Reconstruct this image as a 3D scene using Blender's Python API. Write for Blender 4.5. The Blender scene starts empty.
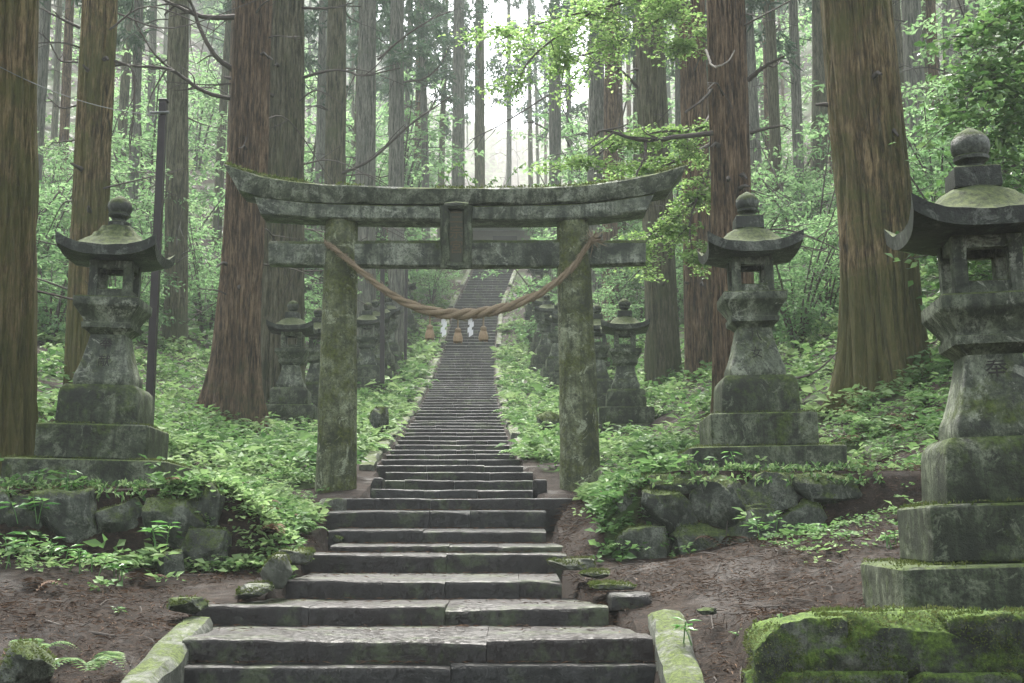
import bpy, math, random
import numpy as np
from mathutils import Vector
rng = np.random.default_rng(7)
random.seed(7)
SC = bpy.context.scene
COL = SC.collection
PI = math.pi
F = 1300.0
HOR = 532.0
TH = math.atan((HOR - 341.5) / F)
CT, ST = math.cos(TH), math.sin(TH)

# ------------------------------------------------------------------ camera (eye is the origin of heights)
cd = bpy.data.cameras.new('camera')
cd.sensor_width = 36.0
cd.lens = F / 1024 * 36
cd.clip_end = 1000
cam = bpy.data.objects.new('camera', cd)
COL.objects.link(cam)
cam.rotation_euler = (PI / 2 + TH, 0, 0)
SC.camera = cam


def at(px, py, d):
    """point on the ground plan at depth d (metres along y) seen at pixel px,py"""
    a = (px - 512) / F
    b = (341.5 - py) / F
    y = CT - b * ST
    z = ST + b * CT
    return np.array([a * d / y, d, z * d / y])


# ------------------------------------------------------------------ numeric helpers
TAB = rng.random((256, 256))


def vnoise(x, y):
    x = np.asarray(x, float); y = np.asarray(y, float)
    xi = np.floor(x).astype(int); yi = np.floor(y).astype(int)
    fx = x - xi; fy = y - yi
    fx = fx * fx * (3 - 2 * fx); fy = fy * fy * (3 - 2 * fy)
    a = TAB[xi & 255, yi & 255]; b = TAB[(xi + 1) & 255, yi & 255]
    c = TAB[xi & 255, (yi + 1) & 255]; d = TAB[(xi + 1) & 255, (yi + 1) & 255]
    return (a * (1 - fx) + b * fx) * (1 - fy) + (c * (1 - fx) + d * fx) * fy


def fbm(x, y, o=4):
    s = 0; a = .5; t = 0
    for i in range(o):
        s = s + a * vnoise(np.asarray(x) * 2 ** i + 17.3 * i, np.asarray(y) * 2 ** i + 5.1 * i); t += a; a *= .5
    return s / t


def smooth(a, b, x):
    t = np.clip((np.asarray(x, float) - a) / (b - a), 0, 1)
    return t * t * (3 - 2 * t)


def unit(v):
    return v / np.maximum(np.linalg.norm(v, axis=-1, keepdims=True), 1e-9)


class MB:
    """collects vertices and faces, links them as ONE mesh object"""
    def __init__(s):
        s.V = []; s.F = []; s.C = []; s.n = 0; s.smooth = True

    def add(s, V, Fs, c=0.5):
        V = np.asarray(V, float).reshape(-1, 3)
        s.V.append(V)
        for f in Fs:
            f = np.asarray(f)
            if f.size:
                s.F.append(f + s.n)
        s.C.append(np.broadcast_to(np.asarray(c, float), (len(V),)))
        s.n += len(V)
        return s

    def build(s, name, mat, parent=None, smooth_=True):
        me = bpy.data.meshes.new(name)
        V = np.concatenate(s.V)
        me.vertices.add(len(V)); me.vertices.foreach_set('co', V.ravel())
        lv = np.concatenate([f.ravel() for f in s.F]).astype(np.int32)
        tot = np.concatenate([np.full(len(f), f.shape[1]) for f in s.F]).astype(np.int32)
        st = np.concatenate([[0], np.cumsum(tot)[:-1]]).astype(np.int32)
        me.loops.add(len(lv)); me.loops.foreach_set('vertex_index', lv)
        me.polygons.add(len(tot)); me.polygons.foreach_set('loop_start', st); me.polygons.foreach_set('loop_total', tot)
        me.update(calc_edges=True)
        a = me.attributes.new('rnd', 'FLOAT', 'POINT')
        a.data.foreach_set('value', np.concatenate(s.C).astype(np.float32))
        me.polygons.foreach_set('use_smooth', np.full(len(tot), bool(smooth_)))
        me.validate()
        if smooth_: me.set_sharp_from_angle(angle=math.radians(38))
        me.materials.append(mat)
        o = bpy.data.objects.new(name, me)
        COL.objects.link(o)
        if parent is not None:
            o.parent = parent
        return o


def thing(name, label, cat, loc=(0, 0, 0), rz=0, group=None, kind=None):
    o = bpy.data.objects.new(name, None)
    o.empty_display_size = .2
    COL.objects.link(o)
    o.location = tuple(float(v) for v in loc); o.rotation_euler = (0, 0, rz)
    return tag(o, label, cat, group, kind)


def tag(o, label, cat, group=None, kind=None):
    o['label'] = label; o['category'] = cat
    if group: o['group'] = group
    if kind: o['kind'] = kind
    return o


def dup(root, loc, rot, scale=1.0, label=None, group=None):
    r = root.copy(); COL.objects.link(r)
    r.location = tuple(float(v) for v in loc); r.rotation_euler = rot; r.scale = (scale, scale, scale) if np.isscalar(scale) else scale
    if label: r['label'] = label
    if group: r['group'] = group
    for ch in list(root.children):
        c = ch.copy(); COL.objects.link(c); c.parent = r
        for g in list(ch.children):
            d = g.copy(); COL.objects.link(d); d.parent = c
    return r


def grid_faces(n, m, wrap=False):
    """faces for n rows of m vertices"""
    i = np.arange(n - 1)[:, None]; j = np.arange(m if wrap else m - 1)[None, :]
    a = i * m + j; b = i * m + (j + 1) % m
    return np.stack([a, b, b + m, a + m], -1).reshape(-1, 4)


def tube(mb, P, R, seg=8, c=.5, cap=True):
    P = np.asarray(P, float); n = len(P)
    R = np.broadcast_to(np.asarray(R, float), (n,))
    T = np.gradient(P, axis=0); T = unit(T)
    up = np.array([0, 0, 1.0]) if abs(T[0, 2]) < .9 else np.array([1.0, 0, 0])
    N = np.cross(T[0], up); N /= np.linalg.norm(N)
    th = np.arange(seg) * 2 * PI / seg
    rings = []
    for i in range(n):
        N = N - T[i] * N.dot(T[i]); N /= np.linalg.norm(N)
        B = np.cross(T[i], N)
        rings.append(P[i] + R[i] * (np.cos(th)[:, None] * N + np.sin(th)[:, None] * B))
    fs = [grid_faces(n, seg, True)]
    if cap:
        fs += [np.arange(seg)[::-1][None, :], (np.arange(seg) + (n - 1) * seg)[None, :]]
    mb.add(np.concatenate(rings), fs, c)


def bezier(p, n=12):
    """smooth curve through points (Catmull-Rom)"""
    p = np.asarray(p, float)
    q = np.vstack([2 * p[0] - p[1], p, 2 * p[-1] - p[-2]])
    out = []
    for i in range(len(p) - 1):
        t = np.linspace(0, 1, n, endpoint=False)[:, None]
        a, b, c, d = q[i], q[i + 1], q[i + 2], q[i + 3]
        out.append(.5 * (2 * b + (c - a) * t + (2 * a - 5 * b + 4 * c - d) * t ** 2 + (3 * b - a - 3 * c + d) * t ** 3))
    out.append(p[-1:])
    return np.vstack(out)


def box(mb, x0, x1, y0, y1, z0, z1, bev=.012, top=None, jit=0.0, c=.5):
    """box with chamfered edges; top=(sx,sy) scales the top face for tapering"""
    hx, hy, hz = (x1 - x0) / 2, (y1 - y0) / 2, (z1 - z0) / 2
    cx, cy, cz = (x0 + x1) / 2, (y0 + y1) / 2, (z0 + z1) / 2
    b = min(bev, hx * .45, hy * .45, hz * .45)
    loops = []
    for z, e in ((-hz, b), (-hz + b, 0), (hz - b, 0), (hz, b)):
        t = (z / hz + 1) / 2
        sx = 1 if top is None else 1 + (top[0] - 1) * t
        sy = 1 if top is None else 1 + (top[1] - 1) * t
        X = hx * sx - e; Y = hy * sy - e
        k = b * .7
        pts = [(X - k, -Y), (X, -Y + k), (X, Y - k), (X - k, Y), (-X + k, Y), (-X, Y - k), (-X, -Y + k), (-X + k, -Y)]
        loops.append([(cx + p[0], cy + p[1], cz + z) for p in pts])
    V = np.array(loops).reshape(-1, 3)
    if jit: V = V + rng.normal(0, jit, V.shape)
    mb.add(V, [grid_faces(4, 8, True), np.arange(8)[::-1][None], (np.arange(8) + 24)[None]], c)


def sqloft(mb, prof, c=.5, k=.12, corner=3, cap=True):
    """square loft: prof = list of (half width, z); rounded corners k*hw"""
    rows = []
    for hw, z in prof:
        r = hw * k; pts = []
        for q in range(4):
            a0 = q * PI / 2
            sx, sy = [(1, 1), (-1, 1), (-1, -1), (1, -1)][q]
            for i in range(corner + 1):
                a = a0 + (PI / 2) * i / corner
                pts.append((sx * (hw - r) + r * math.cos(a), sy * (hw - r) + r * math.sin(a), z))
        rows.append(pts)
    m = len(rows[0])
    V = np.array(rows).reshape(-1, 3)
    fs = [grid_faces(len(prof), m, True)]
    if cap: fs += [np.arange(m)[::-1][None], (np.arange(m) + (len(prof) - 1) * m)[None]]
    mb.add(V, fs, c)


def lathe(mb, prof, seg=24, c=.5, loc=(0, 0, 0)):
    th = np.arange(seg) * 2 * PI / seg
    V = np.array([[(r * math.cos(t) + loc[0], r * math.sin(t) + loc[1], z + loc[2]) for t in th] for r, z in prof]).reshape(-1, 3)
    n = len(prof)
    mb.add(V, [grid_faces(n, seg, True), np.arange(seg)[::-1][None], (np.arange(seg) + (n - 1) * seg)[None]], c)


def rock(mb, loc, size, rz=0, seed=0, n=10, cuts=9, boxy=5.0, rough=.05, c=.5, lo=.82):
    r = np.random.default_rng(seed)
    u = np.linspace(-1, 1, n)
    A, B = np.meshgrid(u, u, indexing='ij'); O = np.ones_like(A)
    V = []; Fs = []; off = 0
    for f, (p, flip) in enumerate((((A, B, O), 0), ((A, B, -O), 1), ((O, A, B), 0), ((-O, A, B), 1), ((A, O, B), 1), ((A, -O, B), 0))):
        P = np.stack(p, -1).reshape(-1, 3); g = grid_faces(n, n)
        if not flip: g = g[:, ::-1]
        V.append(P); Fs.append(g + off); off += len(P)
    V = np.concatenate(V)
    V = V / (np.sum(np.abs(V) ** boxy, 1) ** (1 / boxy))[:, None]
    for i in range(cuts):
        nrm = r.normal(size=3); nrm /= np.linalg.norm(nrm)
        d = r.uniform(lo, 1.04) * (1 + .25 * (np.abs(nrm).sum() - 1))
        e = V @ nrm - d
        V = V - np.where(e > 0, e, 0)[:, None] * nrm
    ph = r.random(3) * 50
    nn = (fbm(V[:, 0] * 2.2 + ph[0] + V[:, 2] * 1.7, V[:, 1] * 2.2 + ph[1] - V[:, 2] * 1.3, 4) - .5)
    n2 = fbm(V[:, 0] * 5.5 + ph[1] + V[:, 2] * 4.1, V[:, 1] * 5.5 + ph[2] - V[:, 2] * 3.7, 4)
    V = V * (1 + rough * (2.6 * nn - 1.3 * np.abs(n2 - .5)))[:, None]
    V = V * np.asarray(size) / 2
    cs, sn = math.cos(rz), math.sin(rz)
    V = np.stack([V[:, 0] * cs - V[:, 1] * sn, V[:, 0] * sn + V[:, 1] * cs, V[:, 2]], -1) + np.asarray(loc)
    # weld seams by rounding
    key = np.round(V, 5); uq, inv = np.unique(key, axis=0, return_inverse=True)
    inv = inv.ravel()
    mb.add(uq, [inv[np.concatenate(Fs)]], c)


def leaves(mb, P, D, N, L, W, fold=.12, c=None):
    """many folded leaves: base P, direction D, up N, length L, width W"""
    n = len(P)
    if n == 0: return
    D = unit(D); S = unit(np.cross(D, N)); N2 = np.cross(S, D)
    L = np.broadcast_to(L, (n,))[:, None]; W = np.broadcast_to(W, (n,))[:, None]
    m = P + D * L * .45
    V = np.stack([P, m + S * W / 2 + N2 * W * fold, P + D * L - N2 * L * .12, m - S * W / 2 + N2 * W * fold], 1).reshape(-1, 3)
    i = np.arange(n) * 4
    f = np.concatenate([np.stack([i, i + 1, i + 2], -1), np.stack([i, i + 2, i + 3], -1)])
    c = rng.random(n) if c is None else c
    mb.add(V, [f], np.repeat(c, 4))


def rdir(n, up=0.0, spread=1.0):
    v = rng.normal(size=(n, 3)) * spread
    v[:, 2] += up
    return unit(v)


# ------------------------------------------------------------------ materials
class NT:
    def __init__(s, name):
        s.m = bpy.data.materials.new(name); s.m.use_nodes = True
        s.t = s.m.node_tree; s.t.nodes.clear()
        s.out = s.n('ShaderNodeOutputMaterial')

    def n(s, k, **kw):
        nd = s.t.nodes.new(k)
        for a, v in kw.items():
            setattr(nd, a, v)
        return nd

    def link(s, a, b): s.t.links.new(a, b)

    def val(s, sock, v):
        if isinstance(v, (int, float)): sock.default_value = v if sock.type == 'VALUE' else (v, v, v, 1)
        elif isinstance(v, tuple): sock.default_value = v if len(v) == len(sock.default_value) else (*v, 1)
        else: s.link(v, sock)

    def coord(s, scale=(1, 1, 1), rand=True):
        tc = s.n('ShaderNodeTexCoord')
        mp = s.n('ShaderNodeMapping'); mp.inputs['Scale'].default_value = scale
        s.link(tc.outputs['Object'], mp.inputs['Vector'])
        if rand:
            oi = s.n('ShaderNodeObjectInfo')
            mu = s.n('ShaderNodeMath', operation='MULTIPLY'); mu.inputs[1].default_value = 37.0
            s.link(oi.outputs['Random'], mu.inputs[0])
            cx = s.n('ShaderNodeCombineXYZ')
            for i in range(3): s.link(mu.outputs[0], cx.inputs[i])
            s.link(cx.outputs[0], mp.inputs['Location'])
        return mp.outputs[0]

    def noise(s, co, scale, detail=5, rough=.6, dist=0.0):
        nd = s.n('ShaderNodeTexNoise'); nd.inputs['Scale'].default_value = scale
        nd.inputs['Detail'].default_value = detail; nd.inputs['Roughness'].default_value = rough
        nd.inputs['Distortion'].default_value = dist
        s.link(co, nd.inputs['Vector'])
        return nd.outputs['Fac']

    def ramp(s, fac, stops):
        r = s.n('ShaderNodeValToRGB'); el = r.color_ramp.elements
        while len(el) < len(stops): el.new(.5)
        for e, (p, c) in zip(el, stops):
            e.position = p
            e.color = (c, c, c, 1) if isinstance(c, (int, float)) else (*c, 1)
        s.link(fac, r.inputs[0])
        return r.outputs[0]

    def mix(s, f, a, b):
        m = s.n('ShaderNodeMix', data_type='RGBA')
        s.val(m.inputs[0], f); s.val(m.inputs[6], a); s.val(m.inputs[7], b)
        return m.outputs[2]

    def math(s, op, a, b=0.0, clamp=False):
        m = s.n('ShaderNodeMath', operation=op); m.use_clamp = clamp
        s.val(m.inputs[0], a); s.val(m.inputs[1], b)
        return m.outputs[0]

    def upness(s, lo, hi):
        g = s.n('ShaderNodeNewGeometry'); x = s.n('ShaderNodeSeparateXYZ'); s.link(g.outputs['Normal'], x.inputs[0])
        mr = s.n('ShaderNodeMapRange'); mr.inputs[1].default_value = lo; mr.inputs[2].default_value = hi
        s.link(x.outputs[2], mr.inputs[0]); return mr.outputs[0]

    def bump(s, h, strength, dist=.02, prev=None):
        b = s.n('ShaderNodeBump'); b.inputs['Strength'].default_value = strength; b.inputs['Distance'].default_value = dist
        s.link(h, b.inputs['Height'])
        if prev is not None: s.link(prev, b.inputs['Normal'])
        return b.outputs[0]

    def principled(s, col, rough=.7, normal=None, spec=.5, **kw):
        p = s.n('ShaderNodeBsdfPrincipled')
        s.val(p.inputs['Base Color'], col); s.val(p.inputs['Roughness'], rough)
        p.inputs['Specular IOR Level'].default_value = spec
        if normal is not None: s.link(normal, p.inputs['Normal'])
        s.link(p.outputs[0], s.out.inputs[0])
        return p


def stone_mat(name, dark, mid, pale, moss, moss_amt=.5, side_moss=.2, rough=.55, lichen=.5, scale=1.0):
    t = NT(name)
    co = t.coord((scale,) * 3)
    a = t.noise(co, 2.4, 8, .72, .5); b = t.noise(co, 9, 8, .75, .3); f = t.noise(co, 48, 5, .75)
    col = t.ramp(a, [(.38, dark), (.5, mid), (.60, tuple(np.array(mid) * .6 + np.array(pale) * .4))])
    col = t.mix(t.ramp(b, [(.38, .9), (.52, 0.0)]), col, dark)
    col = t.mix(t.ramp(f, [(.36, .8), (.5, 0.0)]), col, tuple(np.array(dark) * .6))
    st = t.coord((6 * scale, 6 * scale, .55 * scale))
    streak = t.ramp(t.noise(st, 1.6, 5, .65), [(.48, 0.0), (.62, .75)])
    col = t.mix(streak, col, dark)
    ln = t.noise(co, 4.2, 7, .75, 1.2)
    lic = t.math('MULTIPLY', t.ramp(ln, [(.56, 0.0), (.60, lichen)]), t.ramp(f, [(.35, .25), (.55, 1.0)]))
    col = t.mix(lic, col, pale)
    up = t.upness(-.1, .9)
    mn = t.math('ADD', t.math('MULTIPLY', t.noise(co, 2.6, 8, .75), .75), t.math('MULTIPLY', t.noise(co, 18, 5, .7), .25))
    mk = t.math('ADD', t.math('MULTIPLY', up, moss_amt * .62), side_moss * .9)
    mk = t.math('SUBTRACT', t.math('ADD', mk, mn), .74)
    mk = t.math('MULTIPLY', mk, 9.0, True)
    mcol = t.ramp(t.noise(co, 26, 5, .7), [(.35, tuple(np.array(moss) * .35)), (.5, tuple(np.array(moss) * .9)), (.65, tuple(np.array(moss) * (1.6, 1.5, 1.4)))])
    col = t.mix(t.math('MULTIPLY', mk, .88), col, mcol)
    bh = t.math('ADD', t.math('ADD', t.math('MULTIPLY', b, .8), t.math('MULTIPLY', f, .4)), t.math('MULTIPLY', mk, .35))
    nrm = t.bump(bh, .7, .03)
    rg = t.mix(mk, rough, .95)
    t.principled(col, rg, nrm, .28)
    return t.m


def bark_mat(name, dark, mid, pale, moss, moss_amt=.3):
    t = NT(name)
    co = t.coord((1, 1, .10)); c2 = t.coord((1, 1, 1)); c3 = t.coord((1, 1, .3))
    a = t.noise(co, 17, 8, .75, .25); b = t.noise(co, 52, 5, .75, .15); g = t.noise(c3, 1.3, 4, .6)
    r = t.math('ADD', t.math('MULTIPLY', a, .65), t.math('MULTIPLY', b, .35))
    col = t.ramp(r, [(.42, dark), (.50, mid), (.585, pale)])
    col = t.mix(t.ramp(g, [(.35, 0.0), (.7, .55)]), col, tuple(np.array(mid) * (.75, .8, .85)))
    mn = t.noise(c2, 1.1, 6, .72, .6)
    tc_ = t.n('ShaderNodeTexCoord'); sx_ = t.n('ShaderNodeSeparateXYZ'); t.link(tc_.outputs['Object'], sx_.inputs[0])
    foot = t.math('MULTIPLY', t.math('SUBTRACT', 1.5, sx_.outputs[2], True), .16)
    mk = t.ramp(t.math('ADD', t.math('ADD', mn, moss_amt - .5), foot), [(.44, 0.0), (.60, .8)])
    mk = t.math('MULTIPLY', mk, t.ramp(b, [(.3, .45), (.6, 1.0)]))
    col = t.mix(mk, col, moss)
    pl = t.ramp(t.noise(c3, 6, 5, .7), [(.66, 0.0), (.74, .3)])
    col = t.mix(pl, col, (.2, .21, .17))
    t.principled(col, .9, t.bump(r, 1.0, .12), .25)
    return t.m


def leaf_mat(name, c0, c1, c2, trans=.45, rough=.45, spec=.35):
    t = NT(name)
    at_ = t.n('ShaderNodeAttribute', attribute_name='rnd')
    col = t.ramp(at_.outputs['Fac'], [(0, c0), (.55, c1), (1, c2)])
    oi = t.n('ShaderNodeObjectInfo')
    hsv = t.n('ShaderNodeHueSaturation'); t.link(col, hsv.inputs['Color'])
    t.link(t.math('ADD', t.math('MULTIPLY', oi.outputs['Random'], .3), .85), hsv.inputs['Value'])
    col = hsv.outputs[0]
    p = t.principled(col, rough, None, spec)
    tr = t.n('ShaderNodeBsdfTranslucent'); t.link(col, tr.inputs[0])
    mx = t.n('ShaderNodeMixShader'); mx.inputs[0].default_value = trans
    t.link(p.outputs[0], mx.inputs[1]); t.link(tr.outputs[0], mx.inputs[2]); t.link(mx.outputs[0], t.out.inputs[0])
    return t.m


M = {}
M['lantern'] = stone_mat('lantern_stone', (.016, .021, .013), (.085, .104, .064), (.36, .39, .30), (.05, .07, .018), .45, .14, .5, .45)
M['lantern_roof'] = stone_mat('lantern_roof_stone', (.009, .012, .008), (.024, .031, .021), (.22, .24, .20), (.042, .058, .018), .7, .14, .45, .3)
M['plinth'] = stone_mat('plinth_stone', (.009, .013, .006), (.040, .053, .027), (.22, .25, .17), (.045, .068, .016), .28, .22, .6, .35)
M['torii'] = stone_mat('torii_stone', (.026, .033, .023), (.125, .146, .10), (.38, .41, .33), (.05, .07, .018), .45, .13, .5, .4)
M['pillar'] = stone_mat('torii_pillar_stone', (.026, .032, .016), (.115, .132, .066), (.36, .40, .27), (.065, .08, .018), .35, .27, .7, .6)
M['rock'] = stone_mat('mossy_rock', (.012, .016, .010), (.05, .06, .042), (.22, .24, .19), (.05, .075, .018), .38, .18, .5, .35, 1.4)
M['rock_moss'] = stone_mat('green_mossy_rock', (.012, .016, .010), (.05, .06, .042), (.2, .21, .17), (.065, .11, .018), .42, .26, .6, .35, 1.6)
M['kerb'] = stone_mat('kerb_stone', (.05, .055, .042), (.095, .105, .08), (.27, .28, .24), (.06, .085, .018), .28, .16, .6, .5, 1.5)
M['bark_red'] = bark_mat('cedar_bark_red', (.007, .005, .003), (.10, .066, .039), (.26, .18, .11), (.055, .065, .025), .27)
M['bark_gold'] = bark_mat('cedar_bark_golden', (.009, .007, .003), (.115, .083, .037), (.32, .235, .12), (.07, .08, .018), .52)
M['bark_green'] = bark_mat('cedar_bark_mossy', (.013, .013, .008), (.09, .086, .05), (.18, .165, .11), (.06, .075, .03), .42)
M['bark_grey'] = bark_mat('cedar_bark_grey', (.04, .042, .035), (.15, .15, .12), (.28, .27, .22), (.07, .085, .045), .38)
M['cover'] = leaf_mat('ground_cover_leaf', (.035, .085, .026), (.10, .19, .06), (.25, .35, .15), .42, .55, .2)
M['broad'] = leaf_mat('broad_leaf', (.04, .12, .03), (.08, .20, .045), (.17, .31, .09), .4, .35, .5)
M['maple'] = leaf_mat('maple_leaf', (.11, .21, .06), (.20, .33, .095), (.33, .45, .17), .6, .5, .3)
M['shrub'] = leaf_mat('pale_shrub_leaf', (.07, .15, .06), (.15, .27, .11), (.28, .40, .20), .62, .5, .3)
M['evergreen'] = leaf_mat('evergreen_leaf', (.05, .12, .03), (.11, .22, .06), (.22, .34, .12), .5, .3, .55)
M['conifer'] = leaf_mat('conifer_spray', (.028, .055, .034), (.055, .095, .058), (.11, .155, .095), .5, .6, .3)
M['moss'] = leaf_mat('moss_tuft', (.03, .048, .013), (.062, .085, .022), (.11, .125, .045), .3, .8, .1)
M['litter'] = leaf_mat('cedar_litter', (.018, .009, .0055), (.06, .034, .020), (.16, .10, .062), .1, .8, .2)


def simple(name, col, rough=.7, sc=30, var=.5, bump=.3, metal=0):
    t = NT(name); co = t.coord()
    n = t.noise(co, sc, 5, .7)
    c = t.mix(n, tuple(np.array(col) * (1 - var)), tuple(np.array(col) * (1 + var)))
    p = t.principled(c, rough, t.bump(n, bump, .01))
    p.inputs['Metallic'].default_value = metal
    return t.m


M['wood_dark'] = simple('dead_branch_bark', (.05, .042, .034), .9, 25)
M['branch_pale'] = simple('bleached_branch_bark', (.22, .2, .17), .9, 25)
M['metal'] = simple('dark_painted_metal', (.022, .018, .018), .5, 12, .3, .1, .3)
M['cable'] = simple('pale_cable', (.10, .11, .105), .5, 12, .2, .1)
M['straw'] = simple('aged_straw_rope', (.21, .165, .105), .9, 60, .55, .8)
M['straw_tassel'] = simple('straw_tassel', (.26, .195, .12), .9, 60, .5, .8)
M['paper'] = simple('white_paper', (.6, .61, .6), .8, 8, .03, .05)
M['plaque'] = simple('plaque_stone', (.042, .048, .030), .7, 14, .5, .5)
M['letter'] = simple('carved_letter', (.010, .009, .006), .8, 20, .4, .3)
M['letter_gold'] = simple('worn_gilt_letter', (.085, .068, .030), .7, 20, .4, .3)
M['hall_roof'] = simple('hall_roof_sheet', (.45, .46, .46), .6, 4, .2, .1)
M['hall_wood'] = simple('hall_timber', (.14, .115, .095), .8, 10, .3, .2)

# wet steps
t = NT('wet_step_stone')
co = t.coord((1, 1, 1)); a = t.noise(co, 2.6, 8, .75, .6); b = t.noise(co, 20, 8, .8); f = t.noise(co, 70, 4, .75)
g = t.n('ShaderNodeAttribute', attribute_name='rnd')
base = t.mix(g.outputs['Fac'], (.010, .0065, .005), (.014, .015, .0135))
col = t.mix(t.ramp(a, [(.4, 0.0), (.75, .7)]), base, (.034, .035, .031))
col = t.mix(t.ramp(b, [(.58, 0.0), (.68, .4)]), col, (.06, .057, .052))
mk = t.ramp(t.noise(co, 1.7, 8, .78), [(.52, 0.0), (.6, .75)])
col = t.mix(mk, col, (.05, .065, .03))
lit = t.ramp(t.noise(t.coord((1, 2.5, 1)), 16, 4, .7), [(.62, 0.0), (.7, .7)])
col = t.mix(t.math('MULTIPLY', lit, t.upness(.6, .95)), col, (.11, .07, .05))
pit = t.ramp(b, [(.3, 0.0), (.5, 1.0)])
nr = t.bump(t.math('ADD', t.math('MULTIPLY', pit, .7), t.math('MULTIPLY', f, .4)), .6, .03)
t.principled(col, t.ramp(a, [(.35, .28), (.65, .5)]), nr, .28)
M['step'] = t.m

# ground
t = NT('forest_floor')
co = t.coord((1, 1, 1), False)
a = t.noise(co, .9, 6, .7, .4); b = t.noise(co, 9, 6, .75, .5); f = t.noise(co, 55, 5, .8)
lg = t.noise(t.coord((5, 38, 5), False), 2.5, 4, .7, 1.5)
soil = t.ramp(b, [(.3, (.006, .0042, .003)), (.5, (.016, .011, .0075)), (.68, (.036, .025, .017))])
soil = t.mix(t.ramp(lg, [(.55, 0.0), (.63, .6)]), soil, (.07, .043, .029))
soil = t.mix(t.ramp(f, [(.6, 0.0), (.7, .5)]), soil, (.09, .07, .053))
g = t.n('ShaderNodeAttribute', attribute_name='rnd')
mk = t.math('MULTIPLY', t.math('SUBTRACT', t.math('ADD', a, t.math('MULTIPLY', g.outputs['Fac'], .55)), .72), 5.0, True)
green = t.mix(f, (.025, .05, .014), (.06, .10, .03))
col = t.mix(t.math('MULTIPLY', mk, .85), soil, green)
wet = t.ramp(t.noise(co, 1.6, 4, .6), [(.52, .95), (.66, .55)])
t.principled(col, wet, t.bump(t.math('ADD', b, t.math('MULTIPLY', f, .5)), .8, .06), .2)
M['ground'] = t.m

# ------------------------------------------------------------------ terrain
SY = np.array([(-60, -2.3), (-5, -1.8), (5, -1.3), (7.5, -1.0), (8.2, -.82), (8.7, -.66), (9.7, -.52), (10.7, -.37), (11.6, -.2), (12.1, -.13), (12.9, .03),
               (13.7, .2), (14.6, .35), (15.5, .49), (16.3, .62), (17.2, .76), (17.7, .86), (21, 1.29), (29.6, 2.54), (42, 4.85), (51, 7.14), (58, 10.1),
               (63, 12.7), (67, 14.9), (70, 15.1), (80, 15.4), (120, 30), (220, 62), (300, 95)])
CX = np.array([(-60, -.6), (8.3, -.6), (9.22, -.74), (10.1, -.69), (11.4, -.69), (12.5, -.72), (13.3, -.72), (14.2, -.62), (15.1, -.69), (16.5, -.7), (17.6, -.83), (21, -.98),
               (29.6, -1.25), (42, -1.57), (51, -1.69), (58, -1.6), (63, -.97), (67, -.7), (80, -.4), (220, 0)])
HW = np.array([(-60, 1.45), (9.2, 1.45), (10.0, 1.15), (12.5, 1.08), (14.2, 1.2), (15.1, .95), (220, 1.0)])


def S(y): return np.interp(y, SY[:, 0], SY[:, 1])
def Cx(y): return np.interp(y, CX[:, 0], CX[:, 1])
def Hw(y): return np.interp(y, HW[:, 0], HW[:, 1])


def ground(x, y):
    x = np.asarray(x, float); y = np.asarray(y, float)
    s = S(y); dx = x - Cx(y); u = np.abs(dx) - Hw(y); L = dx < 0
    uu = np.maximum(u, 0)
    far = smooth(10.4, 13.0, y)
    bl = .33 * np.maximum(uu - 2.3, 0); br = .5 * np.maximum(uu - 2.35, 0)
    bank = np.where(L, bl, br)
    bank = np.where(bank > 4, 4 + (bank - 4) * .55, bank)
    bank = np.where(bank > 12, 12 + (bank - 12) * .3, bank)
    near = np.where(L, .05 * uu, .17 * uu)
    z = s + .01 + bank * far + near * (1 - far)
    z = z + (fbm(x * .8 + 3, y * .8, 4) - .5) * .16 * smooth(0.05, .8, u) + (fbm(x * 3.1, y * 3.1 + 9, 3) - .5) * .07 * smooth(0, .4, u)
    z = z + smooth(12, 60, np.abs(dx)) * smooth(60, 190, y) * 45
    # platforms under the flanking lanterns
    ml = smooth(-1.75, -2.75, x + .25 * (y - 12)) * smooth(10.9, 11.15, y) * smooth(15.2, 13.4, y)
    z = np.where(ml > 0, z * (1 - ml) + np.maximum(z, .37) * ml, z)
    mr = smooth(.35, 1.45, x) * smooth(11.2, 11.4, y) * smooth(15.0, 13.4, y)
    mr = mr * smooth(5.2, 4.2, x)
    z = np.where(mr > 0, z * (1 - mr) + np.maximum(z, .53) * mr, z)
    ma = smooth(1.36, 1.46, x) * smooth(6.62, 6.74, y) * smooth(8.9, 7.9, y)
    z = np.where(ma > 0, z * (1 - ma) + np.maximum(z, -.48) * ma, z)
    # sink below the stairs
    k = smooth(.06, -.06, u)
    z = z - .32 * k
    # drop in front of terraces stays natural
    return z


xs = np.concatenate([np.linspace(-180, -45, 22), np.linspace(-42, -14, 42), np.linspace(-13.5, -6.1, 46), np.arange(-6, 6.01, .075), np.linspace(6.2, 14, 46), np.linspace(15, 42, 40), np.linspace(46, 180, 22)])
ys = np.concatenate([np.linspace(-60, 4, 26), np.arange(4.2, 6.4, .2), np.arange(6.4, 16, .075), np.arange(16.1, 32, .16), np.arange(32.3, 72, .4), np.linspace(73, 300, 80)])
XX, YY = np.meshgrid(xs, ys)
ZZ = ground(XX, YY)


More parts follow.
